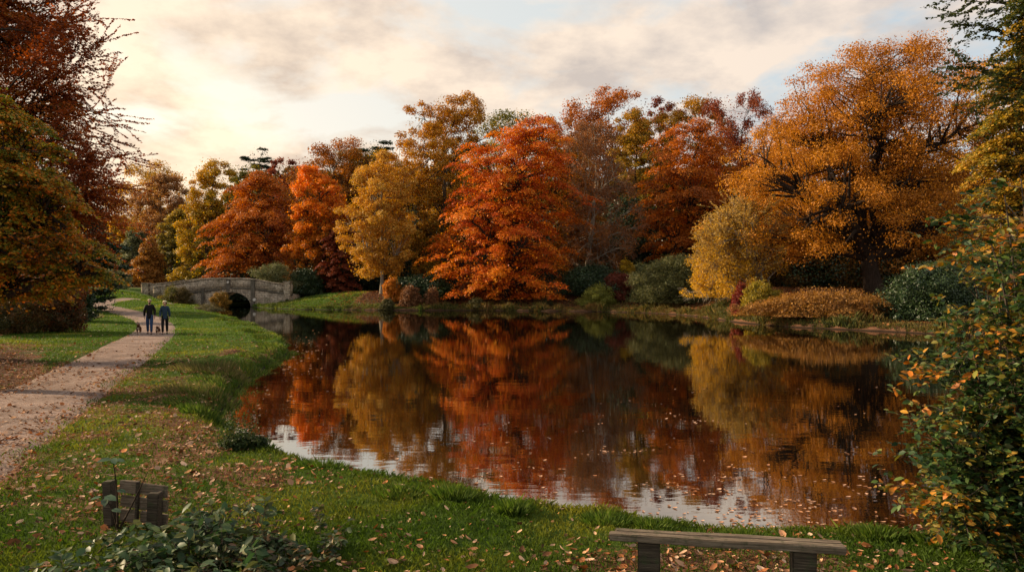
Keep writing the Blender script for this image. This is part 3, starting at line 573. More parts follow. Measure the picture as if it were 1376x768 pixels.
# ------------------------------------------------------------------ near branching plants
class Plant:
    def __init__(s, barkm, mat): s.T = Tubes(); s.P = []; s.N = []; s.X = []; s.bm = barkm; s.mat = mat
    def branch(s, a, d, ln, r, depth, kids=4, spread=.6, droop=-.05, leafgap=.08, leaf_from=0, wob=.12, minr=.003):
        a = np.array(a, float); d = unit(np.array(d, float)); m = 8; pts = [a]; st = ln / (m - 1)
        for k in range(m - 1):
            d = unit(d + rng.normal(0, wob, 3) + np.array([0, 0, droop])); pts.append(pts[-1] + d * st)
        pts = np.array(pts); rr = np.linspace(r, max(minr, r * .4), m); s.T.add(pts, rr, 7 if r > .05 else (5 if r > .015 else 3))
        if depth <= leaf_from:
            k = max(2, int(ln / leafgap)); t = np.sort(rng.uniform(.12, 1, k)) * (m - 1); i = np.minimum(t.astype(int), m - 2); f = (t - i)[:, None]
            q = pts[i] * (1 - f) + pts[i + 1] * f; dd = unit(pts[i + 1] - pts[i]); sd = unit(np.cross(dd, [0, 0, 1.0])) * np.where(np.arange(k) % 2, 1, -1)[:, None]
            X = unit(dd * .6 + sd + rng.normal(0, .3, (k, 3)) + [0, 0, -.15]); s.P.append(q + X * .5 * s.ls); s.X.append(X)
            s.N.append(np.array([0, 0, 1.0]) + rng.normal(0, .5, (k, 3)))
        if depth > 0:
            for c in range(kids):
                t = rng.uniform(.25, 1.0); i = min(int(t * (m - 1)), m - 2); p = pts[i] + (pts[i + 1] - pts[i]) * (t * (m - 1) - i)
                nd_ = unit(pts[i + 1] - pts[i]) + rng.normal(0, spread, 3)
                s.branch(p, nd_, ln * rng.uniform(.45, .7), rr[i] * .55, depth - 1, kids, spread, droop, leafgap, leaf_from, wob, minr)
    def finish(s, root, tpl, cols, ls, bname='branches', lname='leaves', colfn=None):
        inv = np.array(root.location)
        P = np.concatenate(s.P); N = np.concatenate(s.N); X = np.concatenate(s.X); n = len(P)
        C = pal(cols, n, None if colfn is None else colfn(P))
        V, Lx, sz, cc = leaves(tpl, P - inv, N, ls * rng.uniform(.6, 1.2, n), C, tang=X)
        link(lname, mesh_np(lname, V, Lx, sz, s.mat, cc), root)
        if s.T.n:
            for v in s.T.V: v -= inv
            link(bname, s.T.mesh(bname, s.bm), root)
        return n

# left beech: envelope crown plus long reaching boughs
def near_tree(label, Y, rows, cols, boughs, bcols, ls, base, nc, nl, cs, tr, name='beech_tree', style='spray', grad=None, bl=None, colfn=None, gap=.024, kids=6, **kw):
    root = grow(name, label, 'tree', Y, rows, cols, style=style, nc=nc, nl=nl, cs=cs, ls=ls, tpl=T_FAR, base=base, tr=tr, barkm=B_DARK, grad=grad, group='trees standing close to the camera', **kw)
    pl = Plant(B_DARK, M_LEAF); pl.ls = ls
    for (px, py, qx, qy, dy, r, depth) in boughs:
        a = np.array([wx(px, Y + dy), Y + dy, wz(py, Y + dy)]); b = np.array([wx(qx, Y + dy), Y + dy * 1.3, wz(qy, Y + dy)])
        pl.branch(a, b - a, np.linalg.norm(b - a) * .82, r * .6, depth, kids, .5, -.01, gap, 1, .10)
    pl.finish(root, T_FAR, bcols, ls * .9, 'bough', 'bough_foliage', colfn)
    return root
near_tree('tall red brown beech with thin twigs reaching over the path at left', 24,
    [(-200, -190, -40), (-110, -200, 20), (-40, -200, 44), (20, -200, 52), (60, -200, 66), (120, -200, 96), (190, -200, 112), (240, -200, 132), (280, -200, 148), (305, -190, 138), (335, -180, 90), (380, -160, 30)],
    [(.16, .035, .012), (.28, .06, .014), (.42, .11, .014), (.26, .13, .02)],
    [(-60, 60, 85, -30, 0, .08, 2), (-60, 60, 70, 0, -1.5, .08, 2), (-40, 100, 95, 30, 1, .08, 2), (-20, 150, 112, 75, 0, .08, 2), (-20, 170, 122, 108, 1.5, .08, 2), (0, 200, 125, 145, -1, .07, 2),
     (0, 220, 125, 185, 1, .07, 2), (0, 240, 128, 222, 0, .07, 2), (10, 240, 132, 262, -1, .06, 2), (10, 250, 130, 290, .5, .06, 2), (20, 190, 100, 60, .5, .05, 2), (-20, 30, 80, -60, 0, .05, 2), (10, 120, 115, 120, 0.5, .05, 2), (0, 230, 122, 250, -2, .05, 2), (10, 120, 80, 88, -2.5, .05, 2)],
    [(.14, .035, .012), (.24, .055, .014), (.34, .08, .016)], .10, -150, 760, 150, .055, .45, grad=lambda x, h: .35 + .5 * vn(x * 3, h * 5, .6, 3), dk=.35, nlimb=12, fill=.05,
    bl=1, kids=8)
near_tree('green and orange maple leaning in from the left edge below the beech', 17,
    [(120, -130, -10), (160, -130, 30), (200, -140, 56), (250, -140, 76), (300, -150, 100), (340, -150, 104), (372, -150, 84), (398, -140, 30)],
    [(.05, .085, .012), (.12, .15, .018), (.3, .22, .02), (.6, .22, .015), (.66, .14, .01)],
    [(-20, 300, 120, 330, -.6, .05, 1), (-20, 250, 105, 265, -.8, .05, 1), (-20, 320, 118, 345, -.5, .05, 1), (-20, 200, 80, 190, -.8, .05, 1), (-20, 350, 80, 385, -.7, .05, 1), (-20, 280, 128, 350, .5, .05, 1)],
    [(.05, .07, .012), (.3, .12, .014), (.48, .12, .012)], .095, -90, 620, 130, .055, .25, rough_out=.6, name='maple_tree', grad=lambda x, h: .15 + .75 * fb(x * 3, h * 3, .7, 9), dk=.35, fill=.06, kids=6)
grow('yew_tree', 'black green yew in the shade left of the far path bend', 'yew tree', 52, [(285, 88, 120), (320, 80, 150), (350, 70, 162), (385, 70, 165), (405, 60, 150)], DGREEN, style='conifer', nc=140, nl=130, ls=.2, mat=M_EVER, barkm=B_DARK, tr=.3, solid=True, group='trees standing close to the camera')
SH('shrub', 'dark shrub with red leaves at the foot of the yew', 36, [(372, 60, 80), (385, 40, 105), (408, 30, 112)], [(.03, .04, .012), (.2, .05, .015)], group='shrubs under the left hand trees', nc=90, ls=.11, style='bush')
SH('shrub', 'dark green bush at the path bend beside the red leaved shrub', 44, [(378, 95, 112), (388, 84, 122), (409, 80, 124)], DGREEN + [(.05, .06, .016)], group='shrubs under the left hand trees', nc=70, ls=.12, mat=M_EVER)
SH('shrub', 'dark undergrowth bush at the left edge below the maple', 34, [(395, -40, 20), (408, -60, 45), (430, -70, 62), (448, -70, 55)], [(.03, .04, .012), (.08, .06, .014), (.16, .06, .014)], group='shrubs under the left hand trees', nc=170, cs=.07, ls=.08, nl=120)

pl = Plant(B_PALE, M_LEAF); pl.ls = .17
for (qx, qy, r) in ((982, 262, .09), (1004, 252, .09), (955, 300, .08), (1025, 270, .08), (965, 340, .07)):
    a = np.array([wx(1026, 60), 60, wz(395, 60)]); b = np.array([wx(qx, 58.5), 58.5 + rng.normal(0, 1), wz(qy, 58.5)]); pl.branch(a, b - a, np.linalg.norm(b - a) * .72, r * .7, 2, 7, .5, .0, .06, 1, .09, .008)
pl.finish(PALET, T_FAR, [(.5, .28, .03), (.42, .27, .07), (.36, .26, .09)], .17, 'bough', 'bough_foliage')
# right: hanging oak bough and green-yellow tree close by
rt = near_tree('green and yellow oak hanging in from the top right corner', 19,
    [(-120, 1400, 1580), (-20, 1362, 1600), (60, 1345, 1600), (110, 1335, 1600), (160, 1332, 1600), (220, 1330, 1600), (280, 1335, 1580), (340, 1345, 1560)],
    [(.03, .05, .01), (.09, .10, .014), (.3, .2, .02), (.46, .24, .02)],
    [(1440, -40, 1275, -12, -1, .05, 2), (1440, 60, 1315, 45, 0, .05, 2), (1440, 100, 1310, 90, .6, .05, 2), (1440, 110, 1305, 130, -.6, .05, 2), (1440, 20, 1290, 20, 1.0, .05, 2), (1440, 200, 1318, 190, .3, .05, 2), (1440, 270, 1315, 270, -.5, .05, 2), (1440, 60, 1320, 75, -1.2, .05, 2), (1440, -60, 1320, 5, 0, .05, 2)],
    [(.018, .032, .01), (.035, .05, .012), (.07, .07, .014)], .105, 1520, 620, 150, .065, .4, name='oak_tree', grad=lambda x, h: np.where(h > .68, .1, .4 + .6 * fb(x * 3, h * 4, .7, 19)), dk=.35, kids=5, fill=.06)

# right foreground shrub of glossy green and orange leaves
def shrub_near(label, bases, cols, ls, name='hornbeam_shrub'):
    r0 = hit(1345, 742); root = thing(name, label, 'shrub', (float(r0[0]), float(r0[1]), float(r0[2])))
    pl = Plant(B_MID, M_GLOSS); pl.ls = ls
    for (Yb, px, tx, ty, r) in bases:
        a = np.array([wx(px, Yb), Yb, 0]); a[2] = float(H(a[0:1], a[1:2])[0]) - .05
        Yt = Yb + rng.uniform(-.5, .5); b = np.array([wx(tx, Yt), Yt, wz(ty, Yt)])
        md = (a + b) / 2 + np.array([.15, 0, .15]) + rng.normal(0, .08, 3); st = bez(a, md, b, 12); pl.T.add(st, np.linspace(r, .005, 12), 6)
        for q in np.arange(.12, 1.0, .045):
            p = np.array([np.interp(q, np.linspace(0, 1, 12), st[:, k]) for k in range(3)]); d = unit(rng.normal(size=3) * [1, .8, .5] + [-.25, -.1, .25])
            pl.branch(p, d, rng.uniform(.25, .6), .006, 1, 5, .7, -.03, .034, 1, .12, .0015)
    pl.finish(root, T_OVAL, cols, ls, 'stem', 'leaves', lambda P: np.clip(fb(P[:, 0], P[:, 2], .45, 61) * 1.6 - .42 + rng.normal(0, .12, len(P)), 0, 1))
    return root
bs = [(7.0, 1372, 1350, 262, .02), (6.9, 1380, 1372, 240, .02), (7.1, 1366, 1330, 320, .02), (7.0, 1345, 1290, 560, .018), (7.0, 1350, 1300, 440, .022), (6.9, 1355, 1340, 350, .022), (7.1, 1350, 1292, 470, .018), (6.8, 1340, 1290, 610, .014), (6.7, 1345, 1325, 560, .014), (6.6, 1360, 1375, 480, .018),
      (7.2, 1370, 1380, 330, .02), (6.6, 1375, 1400, 540, .016), (6.9, 1380, 1390, 420, .018), (7.2, 1360, 1330, 400, .018), (7.0, 1385, 1400, 300, .02), (6.7, 1320, 1285, 660, .01), (6.5, 1375, 1360, 640, .012), (7.0, 1365, 1312, 500, .015), (6.9, 1342, 1285, 560, .012), (7.3, 1400, 1350, 460, .016), (6.6, 1400, 1420, 600, .016), (7.1, 1352, 1310, 380, .018), (7.0, 1360, 1345, 300, .016)]
shrub_near('tall shrub of glossy green and orange leaves at the right edge by the water', bs, [(.018, .045, .012), (.035, .07, .016), (.07, .11, .02), (.2, .16, .025), (.42, .19, .02), (.48, .15, .015)], .085)

# ------------------------------------------------------------------ grass blades, litter, floating leaves
def scatter(n, y0, y1, k, dens=None, margin=1.0, wmax=.8):
    """random ground points, denser near the camera: pdf(y) ~ y^(1-k)"""
    e = 2 - k; u = rng.random(n)
    y = (y0 ** e + u * (y1 ** e - y0 ** e)) ** (1 / e)
    x = rng.uniform(-1, 1, n) * (wmax * y + margin); return x, y
x, y = scatter(1050000, 4.2, 96, 1.7)
sd = lake_sd(x, y); pin = path_in(x, y)
ok = (sd > -.02) & (pin < (.32 * rng.random(len(x)) ** 2) * ss(.35, .7, fb(x, y, .6, 77)) * 2)
ok &= ~((x > 12) & (y > 20)) & ~((x > -16.5) & (y > 60)) & ~((y > 86) & (x < -20))
wfl = (x < -.63 * y + .8 * (fb(x, y, 2, 17) - .5)) & (y < 26) & (y > 13) & (pin < 0)
ok &= ~(wfl & (rng.random(len(x)) < .85))
x = x[ok]; y = y[ok]; sd = sd[ok]
ld = np.clip(litter_density(x, y), 0, 1); ok = rng.random(len(x)) > ld * .55
x = x[ok]; y = y[ok]; sd = sd[ok]; n = len(x)
z = H(x, y)
nn = fb(x, y, 1.3, 71); edge = np.exp(-(sd / .35) ** 2)
hgt = (.026 + .03 * nn + .09 * edge * vn(x, y, .35, 73) + .012 * ss(10, 40, y)) * rng.uniform(.5, 1.4, n)
wd = .0028 * np.maximum(1, y / 6) ** .85
ang = rng.random(n) * 6.283; hgt = hgt * (1 + .8 * ss(45, 80, y)); wd = wd * (1 + .8 * ss(45, 80, y)); leanv = rng.normal(0, .45, (n, 2)) * hgt[:, None]
ax = np.stack([np.cos(ang), np.sin(ang)], 1) * wd[:, None]
B0 = np.stack([x - ax[:, 0], y - ax[:, 1], z - .012], 1); B1 = np.stack([x + ax[:, 0], y + ax[:, 1], z - .012], 1)
M0 = np.stack([x + leanv[:, 0] * .35 + ax[:, 0] * .8, y + leanv[:, 1] * .35 + ax[:, 1] * .8, z + hgt * .6], 1)
TT = np.stack([x + leanv[:, 0], y + leanv[:, 1], z + hgt], 1)
V = np.stack([B0, B1, M0, TT], 1).reshape(-1, 3)
Lg = np.arange(n * 4); 
dry = ss(.48, .9, fb(x, y, 1.8, 75))[:, None]
C = np.array([.055, .095, .012]) * (1 - dry) + np.array([.20, .19, .026]) * dry
C = C * (1 + .4 * ss(18, 34, y))[:, None] * rng.uniform(.6, 1.35, (n, 1))
tag(link('grass', mesh_np('grass', V, Lg, np.full(n, 4), M_GRASS, np.repeat(C, 4, 0))), 'short green grass of the lake bank', 'grass', kind='stuff')

LIT = [(.05, .025, .014), (.12, .05, .02), (.24, .09, .03), (.36, .13, .045), (.46, .27, .16), (.55, .36, .24), (.5, .24, .08)]
x, y = scatter(110000, 4.2, 46, 1.5)
ld = litter_density(x, y); ok = (rng.random(len(x)) < ld * .8) & (lake_sd(x, y) > .05) & ((x < 12)); x = x[ok]; y = y[ok]; n = len(x)
inp = path_in(x, y) > -.1
z = H(x, y) + np.where(inp, .012, rng.uniform(.015, .05, n))
V, Lx, sz, cc = leaves(T_CURL, np.stack([x, y, z], 1), np.array([0, 0, 1.0]) + rng.normal(0, .38, (n, 3)), (.05 * np.exp(rng.normal(0, .38, n))).clip(.02, .12) * (1 + .4 * ss(8, 30, y)), pal(LIT, n), widthk=rng.uniform(.7, 1.3, n))
tag(link('leaf_litter', mesh_np('leaf_litter', V, Lx, sz, M_LITTER, cc)), 'fallen brown and tan leaves littering grass and path', 'fallen leaves', kind='stuff')

def wpts(n, px0, px1, py0, py1, clump=None):
    px = rng.uniform(px0, px1, n); py = rng.uniform(py0, py1, n); Y = (HC - ZW) / (py - HY) * F; return wx(px, Y), Y
X, Yw = [], []
for a in [(900, 640, 1260, 560, 640), (1100, 860, 1290, 600, 725), (160, 470, 860, 560, 700), (140, 560, 780, 640, 700), (160, 960, 1300, 660, 730), (260, 340, 470, 455, 560), (200, 800, 1200, 520, 570), (250, 380, 440, 440, 520)]:
    xx, yw = wpts(*a); X.append(xx); Yw.append(yw)
x = np.concatenate(X); y = np.concatenate(Yw); cl = fb(x, y * 2.2, 1.0, 81); sd = lake_sd(x, y)
near_edge = (sd > -1.5) & (sd < -.05)
ok = (sd < -.05) & ((rng.random(len(x)) < ss(.54, .76, cl)) | (near_edge & (rng.random(len(x)) < .35))); x = x[ok]; y = y[ok]; n = len(x)
V, Lx, sz, cc = leaves(T_CURL, np.stack([x, y, np.full(n, ZW + .003)], 1), np.array([0, 0, 1.0]) + rng.normal(0, .06, (n, 3)), rng.uniform(.035, .08, n) * (1 + .7 * ss(12, 30, y)), pal([(.3, .12, .05), (.5, .24, .12), (.6, .38, .26), (.22, .08, .03)], n), widthk=rng.uniform(.8, 1.3, n))
tag(link('floating_leaves', mesh_np('floating_leaves', V, Lx, sz, M_LITTER, cc)), 'fallen leaves drifting on the dark lake', 'floating leaves', kind='stuff')
# ------------------------------------------------------------------ tufts, tussocks, weeds
def blades(P, hgt, wd, C, leanv):
    n = len(P); ang = rng.random(n) * 6.283; ax = np.stack([np.cos(ang), np.sin(ang), 0 * ang], 1) * np.asarray(wd).reshape(-1, 1)
    L3 = np.concatenate([leanv, np.zeros((n, 1))], 1); up = np.array([0, 0, 1.0]) * np.asarray(hgt).reshape(-1, 1)
    V = np.stack([P - ax, P + ax, P + L3 * .4 + ax * .7 + up * .6, P + L3 + up], 1).reshape(-1, 3)
    return V, np.arange(n * 4), np.full(n, 4), np.repeat(C, 4, 0)
def tuft(label, px, py, r, h, n, cols, name='grass_tuft', cat='grass tuft', group=None, leany=.6, wk=1.0):
    c = hit(px, py); root_z = float(c[2])
    a = rng.random(n) * 6.283; q = np.sqrt(rng.random(n)) * r; x = c[0] + q * np.cos(a); y = c[1] + q * np.sin(a)
    z = np.maximum(H(x, y), ZW - .1) - .01
    hh = h * rng.uniform(.45, 1.1, n) * (1.1 - .5 * q / r); lv = np.stack([np.cos(a), np.sin(a)], 1) * (q / r * hh * leany)[:, None] + rng.normal(0, .2, (n, 2)) * hh[:, None]
    P = np.stack([x, y, z], 1) - np.array([c[0], c[1], root_z])
    V, L_, s_, cc = blades(P, hh, .0022 * max(1, c[1] / 8) * wk, pal(cols, n), lv)
    o = link(name, mesh_np(name, V, L_, s_, M_GRASS, cc)); o.location = (float(c[0]), float(c[1]), root_z)
    return tag(o, label, cat, group)
TG = [(.03, .06, .010), (.07, .12, .016), (.13, .17, .03)]
TD = [(.09, .07, .025), (.2, .16, .06), (.1, .12, .025)]
for px, py, r, h, lab in [(690, 690, .16, .24, 'tall grass tuft at the water edge near the middle of the shore'), (610, 668, .25, .22, 'grass tuft with dead leaves on the shore left of the tall one'), (815, 701, .25, .17, 'low grass tuft on the shore left of the bench'),
                          (880, 709, .2, .16, 'low grass tuft directly behind the left end of the bench'), (1000, 722, .2, .13, 'small grass tuft behind the middle of the bench'), (1180, 722, .2, .18, 'tall weedy tuft at the shore between bench and right shrub'), (1265, 735, .2, .18, 'rough grass tuft at the foot of the right shrub'),
                          (276, 562, .45, .30, 'dark green tall grass clump on the bank left of the weeds'), (435, 628, .35, .2, 'leafy grass tuft on the shore right of the dark weeds'), (540, 662, .3, .16, 'rounded grass tuft on the shore in the corner of the bay')]:
    tuft(lab, px, py, r, h * .8, 900, TG)
k = 0
for (px, py) in [(384, 470), (380, 482), (362, 491), (342, 501), (324, 513), (312, 528), (302, 544), (292, 560), (372, 458), (352, 449), (335, 440), (316, 434)]:
    tuft('rounded grassy tussock on the sunlit edge of the curving near bank', px - 7, py - 3, .75 + .25 * rng.random() * .6, .19, 900, TG + [(.15, .14, .04)], 'grass_tussock', 'tussock', 'grassy tussocks along the curving near bank', 1.0)
for px, py, r, h, lab in [(282, 500, 1.0, .3, 'dry buff grass clump on the slope of the near bank'), (268, 527, .9, .24, 'second dry grass clump lower on the near bank'), (95, 427, 1.8, .4, 'pale dry grass patch left of the path bend'), (60, 440, 1.6, .35, 'dry weedy grass patch at the foot of the left hand trees')]:
    tuft(lab, px, py, r, h, 900, TD)
def weed(label, px, py, rows_h, wpx, cols, nm='weed', Y=None, **kw):
    c = hit(px, py); Y = float(c[1]) if Y is None else Y; by = py + 2
    return SH(nm, label, Y, [(by - rows_h, px - wpx * .35, px + wpx * .35), (by - rows_h * .5, px - wpx * .5, px + wpx * .5), (by + 3, px - wpx * .5, px + wpx * .5)], cols, cat='weed', group='leafy weeds on the near bank', nc=45, nl=70, **kw)
WD = [(.018, .035, .010), (.035, .06, .014), (.08, .08, .02)]
weed('dark nettle like weeds hanging over the water on the near bank', 322, 603, 20, 56, WD, ls=.045)

# far bank growth
n = 90000; fs = lake[len(near_shore) + 6:len(near_shore) + 23]; sl = np.linalg.norm(np.diff(fs, axis=0), axis=1); e_ = rng.choice(len(sl), n, p=sl / sl.sum()); t_ = rng.random((n, 1))
q_ = fs[e_] * (1 - t_) + fs[e_ + 1] * t_ + rng.normal(0, 1.0, (n, 2)) * np.where(rng.random((n, 1)) < .5, .5, 2.2); x, y = q_[:, 0], q_[:, 1]; sd = lake_sd(x, y); ok = (sd > .03) & (sd < 6); x = x[ok]; y = y[ok]; sd = sd[ok]
x2 = x + rng.normal(0, .1, len(x)); nn = fb(x, y, 1.7, 91); n = len(x); hh = (.12 + .5 * ss(.4, .8, nn)) * rng.uniform(.4, 1.2, n) * np.where(x < -8, .6, 1)
z = H(x, y); P = np.stack([x, y, z], 1)
cc0 = pal([(.03, .04, .012), (.09, .09, .02), (.17, .11, .035), (.14, .06, .02)], n, fb(x, y, 2.5, 93)); g_ = (x < -9)[:, None]; cc0 = np.where(g_, cc0 * .4 + np.array([.04, .07, .012]), cc0)
V, L_, s_, cc = blades(P, hh, .035, cc0, rng.normal(0, .35, (n, 2)) * hh[:, None])
tag(link('bank_growth', mesh_np('bank_growth', V, L_, s_, M_GRASS, cc)), 'rough grass and dead stems fringing the far bank', 'bank growth', kind='stuff')
# leaves and low plants on the wood floor
n = 45000; x = rng.uniform(-20, 60, n); y = rng.uniform(42, 100, n); sd = lake_sd(x, y); ok = (sd > .2) & ((y > 60) | (x > 14)); x = x[ok]; y = y[ok]; n = len(x)
V, Lx, sz, cc = leaves(T_CURL, np.stack([x, y, H(x, y) + .03], 1), np.array([0, 0, 1.0]) + rng.normal(0, .4, (n, 3)), rng.uniform(.12, .3, n), pal([(.12, .04, .018), (.28, .1, .03), (.36, .15, .05), (.09, .07, .02)], n))
tag(link('woodland_litter', mesh_np('woodland_litter', V, Lx, sz, M_LITTER, cc)), 'russet fallen leaves on the ground under the wood', 'fallen leaves', kind='stuff')

# ------------------------------------------------------------------ mesh pieces
def bm_obj(name, bm, mat, parent=None, smooth=False):
    me = bpy.data.meshes.new(name); bmesh.ops.recalc_face_normals(bm, faces=bm.faces); bm.to_mesh(me); bm.free(); me.materials.append(mat)
    if smooth:
        for p in me.polygons: p.use_smooth = True
    return link(name, me, parent)
def bx(bm, c, s, rot=None, bev=.006, jit=0.0):
    r = bmesh.ops.create_cube(bm, size=1); vs = r['verts']
    for v in vs:
        v.co = Vector((v.co.x * s[0], v.co.y * s[1], v.co.z * s[2])) + Vector([random.uniform(-jit, jit) for _ in range(3)])
        if rot is not None: v.co = rot @ v.co
        v.co += Vector(c)
    if bev:
        es = list({e for v in vs for e in v.link_edges}); bmesh.ops.bevel(bm, geom=es, offset=bev, segments=2, affect='EDGES')
# old wood
def wood(name, c1, c2, c3):
    m, nt, N, L = newmat(name); tc = nd(nt, 'ShaderNodeTexCoord'); mp = nd(nt, 'ShaderNodeMapping'); mp.inputs['Scale'].default_value = (1.2, 22, 22); L.new(tc.outputs['Object'], mp.inputs[0])
    f = noise(nt, mp.outputs[0], 3, 6, .7); f2 = noise(nt, tc.outputs['Object'], 14, 4, .65)
    c = ramp(nt, f, [(.3, c1), (.55, c2), (.75, c3)]); c = mix(nt, ramp(nt, f2, [(.52, (0, 0, 0)), (.7, (.8, .8, .8))]), c, (.05, .06, .025))
    out(nt, princ(nt, c, .85, bump(nt, f, .9, .012), .2)); return m
M_WOOD = wood('weathered_wood', (.05, .034, .022), (.20, .15, .105), (.38, .30, .22))
M_WOODD = wood('dark_wood', (.018, .013, .009), (.07, .052, .036), (.14, .11, .075))  # darker copy of the weathered wood for legs, posts and batten

# backless bench at the shore
FL = Vector((.776, 5.79)); FR = Vector((2.47, 5.49)); al = (FR - FL); Lb = al.length; al.normalize(); rz = math.atan2(al.y, al.x)
bc = (FL + FR) / 2; perp = Vector((-al.y, al.x)); bc = bc + perp * .085
gz = float(H(np.array([bc.x]), np.array([bc.y]))[0])
bench = thing('wooden_bench', 'low backless bench of weathered planks on two thick posts by the water', 'bench', (bc.x, bc.y, gz), rz=rz)
top = .45 - gz
for s, w_ in ((-1, .088), (1, .072)):
    b = bmesh.new(); bx(b, (0.01 * s, s * .046, top - .028), (Lb + (.02 if s < 0 else -.03), w_, .056), Matrix.Rotation(R(.5 * s), 3, 'X'), .007, .002); bmesh.ops.subdivide_edges(b, edges=[e for e in b.edges if e.calc_length() > 1], cuts=14)
    for v in b.verts: v.co.z += .003 * math.sin(v.co.x * 5 + s) + .0015 * math.sin(v.co.x * 31 + v.co.y * 40); v.co.y += .002 * math.sin(v.co.x * 9 + s)
    bm_obj('seat_plank', b, M_WOOD, bench)
for xx in (-Lb / 2 + .285, Lb / 2 - .29):
    b = bmesh.new(); bx(b, (xx, .0, (top - .058) / 2 - .05), (.17, .13, top - .058 + .1), None, .01, .004); bm_obj('leg', b, M_WOODD, bench)

# small derelict bench back in the brambles
Yp = 7.25; gz = float(H(np.array([wx(182, Yp)]), np.array([Yp]))[0])
old = thing('bench_back', 'broken old plank bench back with two posts sunk in brambles at lower left', 'bench', (wx(182, Yp), Yp, gz), rz=R(-9))
def lp(px): return (px - 182) / F * Yp
for px, zt_, w_ in ((150, .46, .095), (215, .37, .115)):
    b = bmesh.new(); bx(b, (lp(px), -.05, zt_ / 2 - .06), (w_, .09, zt_ + .12), Matrix.Rotation(R(2 if px > 180 else -2), 3, 'Y'), .008, .005); bm_obj('post', b, M_WOODD, old)
for (x0, x1, z0, z1, ty) in [(158, 184, .33, .45, 0), (158, 186, .19, .30, 0.01), (158, 184, .05, .165, 0), (187, 226, .31, .42, .012), (186, 228, .17, .28, .0), (187, 226, .04, .145, .01)]:
    b = bmesh.new(); bx(b, ((lp(x0) + lp(x1)) / 2, .02 + ty, (z0 + z1) / 2), (lp(x1) - lp(x0), .032, z1 - z0), Matrix.Rotation(R(4 + ty * 90), 3, 'Y'), .005, .006); bm_obj('plank', b, M_WOOD, old)
b = bmesh.new(); bx(b, (lp(185.5), -.012, .2), (.03, .028, .5), Matrix.Rotation(R(3), 3, 'Y'), .004, .003); bm_obj('batten', b, M_WOODD, old)

# brambles
def bramble(label, px, py, spread_px, stems, hmax, ls, cols, up=(.1, .8)):
    c = hit(px, py); root = thing('bramble', label, 'bramble', tuple(float(v) for v in c), 'brambles in the lower left corner')
    pl = Plant(B_MID, M_GLOSS); pl.ls = ls
    for _ in range(stems):
        x = c[0] + rng.uniform(-1, 1) * spread_px / F * c[1]; y = c[1] + rng.normal(0, .22); z = float(H(np.array([x]), np.array([y]))[0])
        d = unit(np.array([rng.normal(0, .9), rng.normal(0, .6) - .15, rng.uniform(.4, 1.4)])); pl.branch((x, y, z), d, rng.uniform(.4, 1.8) * hmax, .006, 1, 4, .8, -.16, ls * .42, 1, .12, .002)
    pl.finish(root, T_OVAL, cols, ls, 'stem', 'leaves'); return root
BR = [(.02, .045, .015), (.035, .075, .024), (.06, .10, .035), (.09, .12, .05), (.14, .14, .03)]
bramble('low bramble with broad dull green leaves in front of the old planks', 190, 768, 55, 24, .28, .10, BR)
bramble('dense bramble mound of broad grey green leaves right of the old planks', 295, 755, 62, 55, .33, .11, BR)
bramble('thin dark bramble patch trailing right from the bramble mound', 385, 752, 55, 34, .26, .07, [(.02, .04, .015), (.05, .07, .02), (.16, .08, .03)])
bramble('bramble leaves in the extreme lower left corner beside the post', 112, 766, 26, 9, .28, .10, BR)
rt_ = hit(158, 716); root = thing('sapling', 'lone sapling with a few large green leaves rising behind the left post', 'sapling', tuple(float(v) for v in rt_))
pl = Plant(B_DARK, M_GLOSS); pl.ls = .13
for (tx, ty, q) in ((152, 618, .012), (198, 634, .011), (140, 664, .006)):
    Yq = rt_[1] - .25; a = np.array(rt_); b_ = np.array([wx(tx, Yq), Yq, wz(ty, Yq)]); st = bez(a, (a + b_) / 2 + [.03, 0, .03], b_, 8); T1 = Tubes(); T1.add(st - np.array(root.location), np.linspace(q, .003, 8), 6); link('stem', T1.mesh('stem', B_DARK), root)
    if ty < 630 or ty > 650:
        for s in (-1, 1, .2):
            X = unit(np.array([s, -.3, .05 if ty < 630 else -.4])); pl.P.append((b_ + X * .075)[None]); pl.X.append(X[None]); pl.N.append(np.array([[0, -.35, 1.0]]))
        pl.P.append((st[4] + np.array([.06, -.03, 0]))[None]); pl.X.append(np.array([[1.0, -.2, -.2]])); pl.N.append(np.array([[0, -.4, 1.0]]))
pl.finish(root, T_OVAL, [(.03, .07, .03), (.06, .10, .05)], .13, 'stem', 'leaves')

# marker post on far lawn
c = hit(421, 392); b = bmesh.new(); bx(b, (0, 0, .27), (.14, .14, .66), None, .01)
bx(b, (0, 0, .62), (.19, .19, .06), None, .01)
m, nt, N, L = newmat('white_paint'); out(nt, princ(nt, (.7, .66, .58), .6))
o = bm_obj('marker_post', b, m); o.location = Vector((float(c[0]), float(c[1]), float(c[2]) - .05)); tag(o, 'tiny white capped marker post on the far lawn by the round bush', 'post')

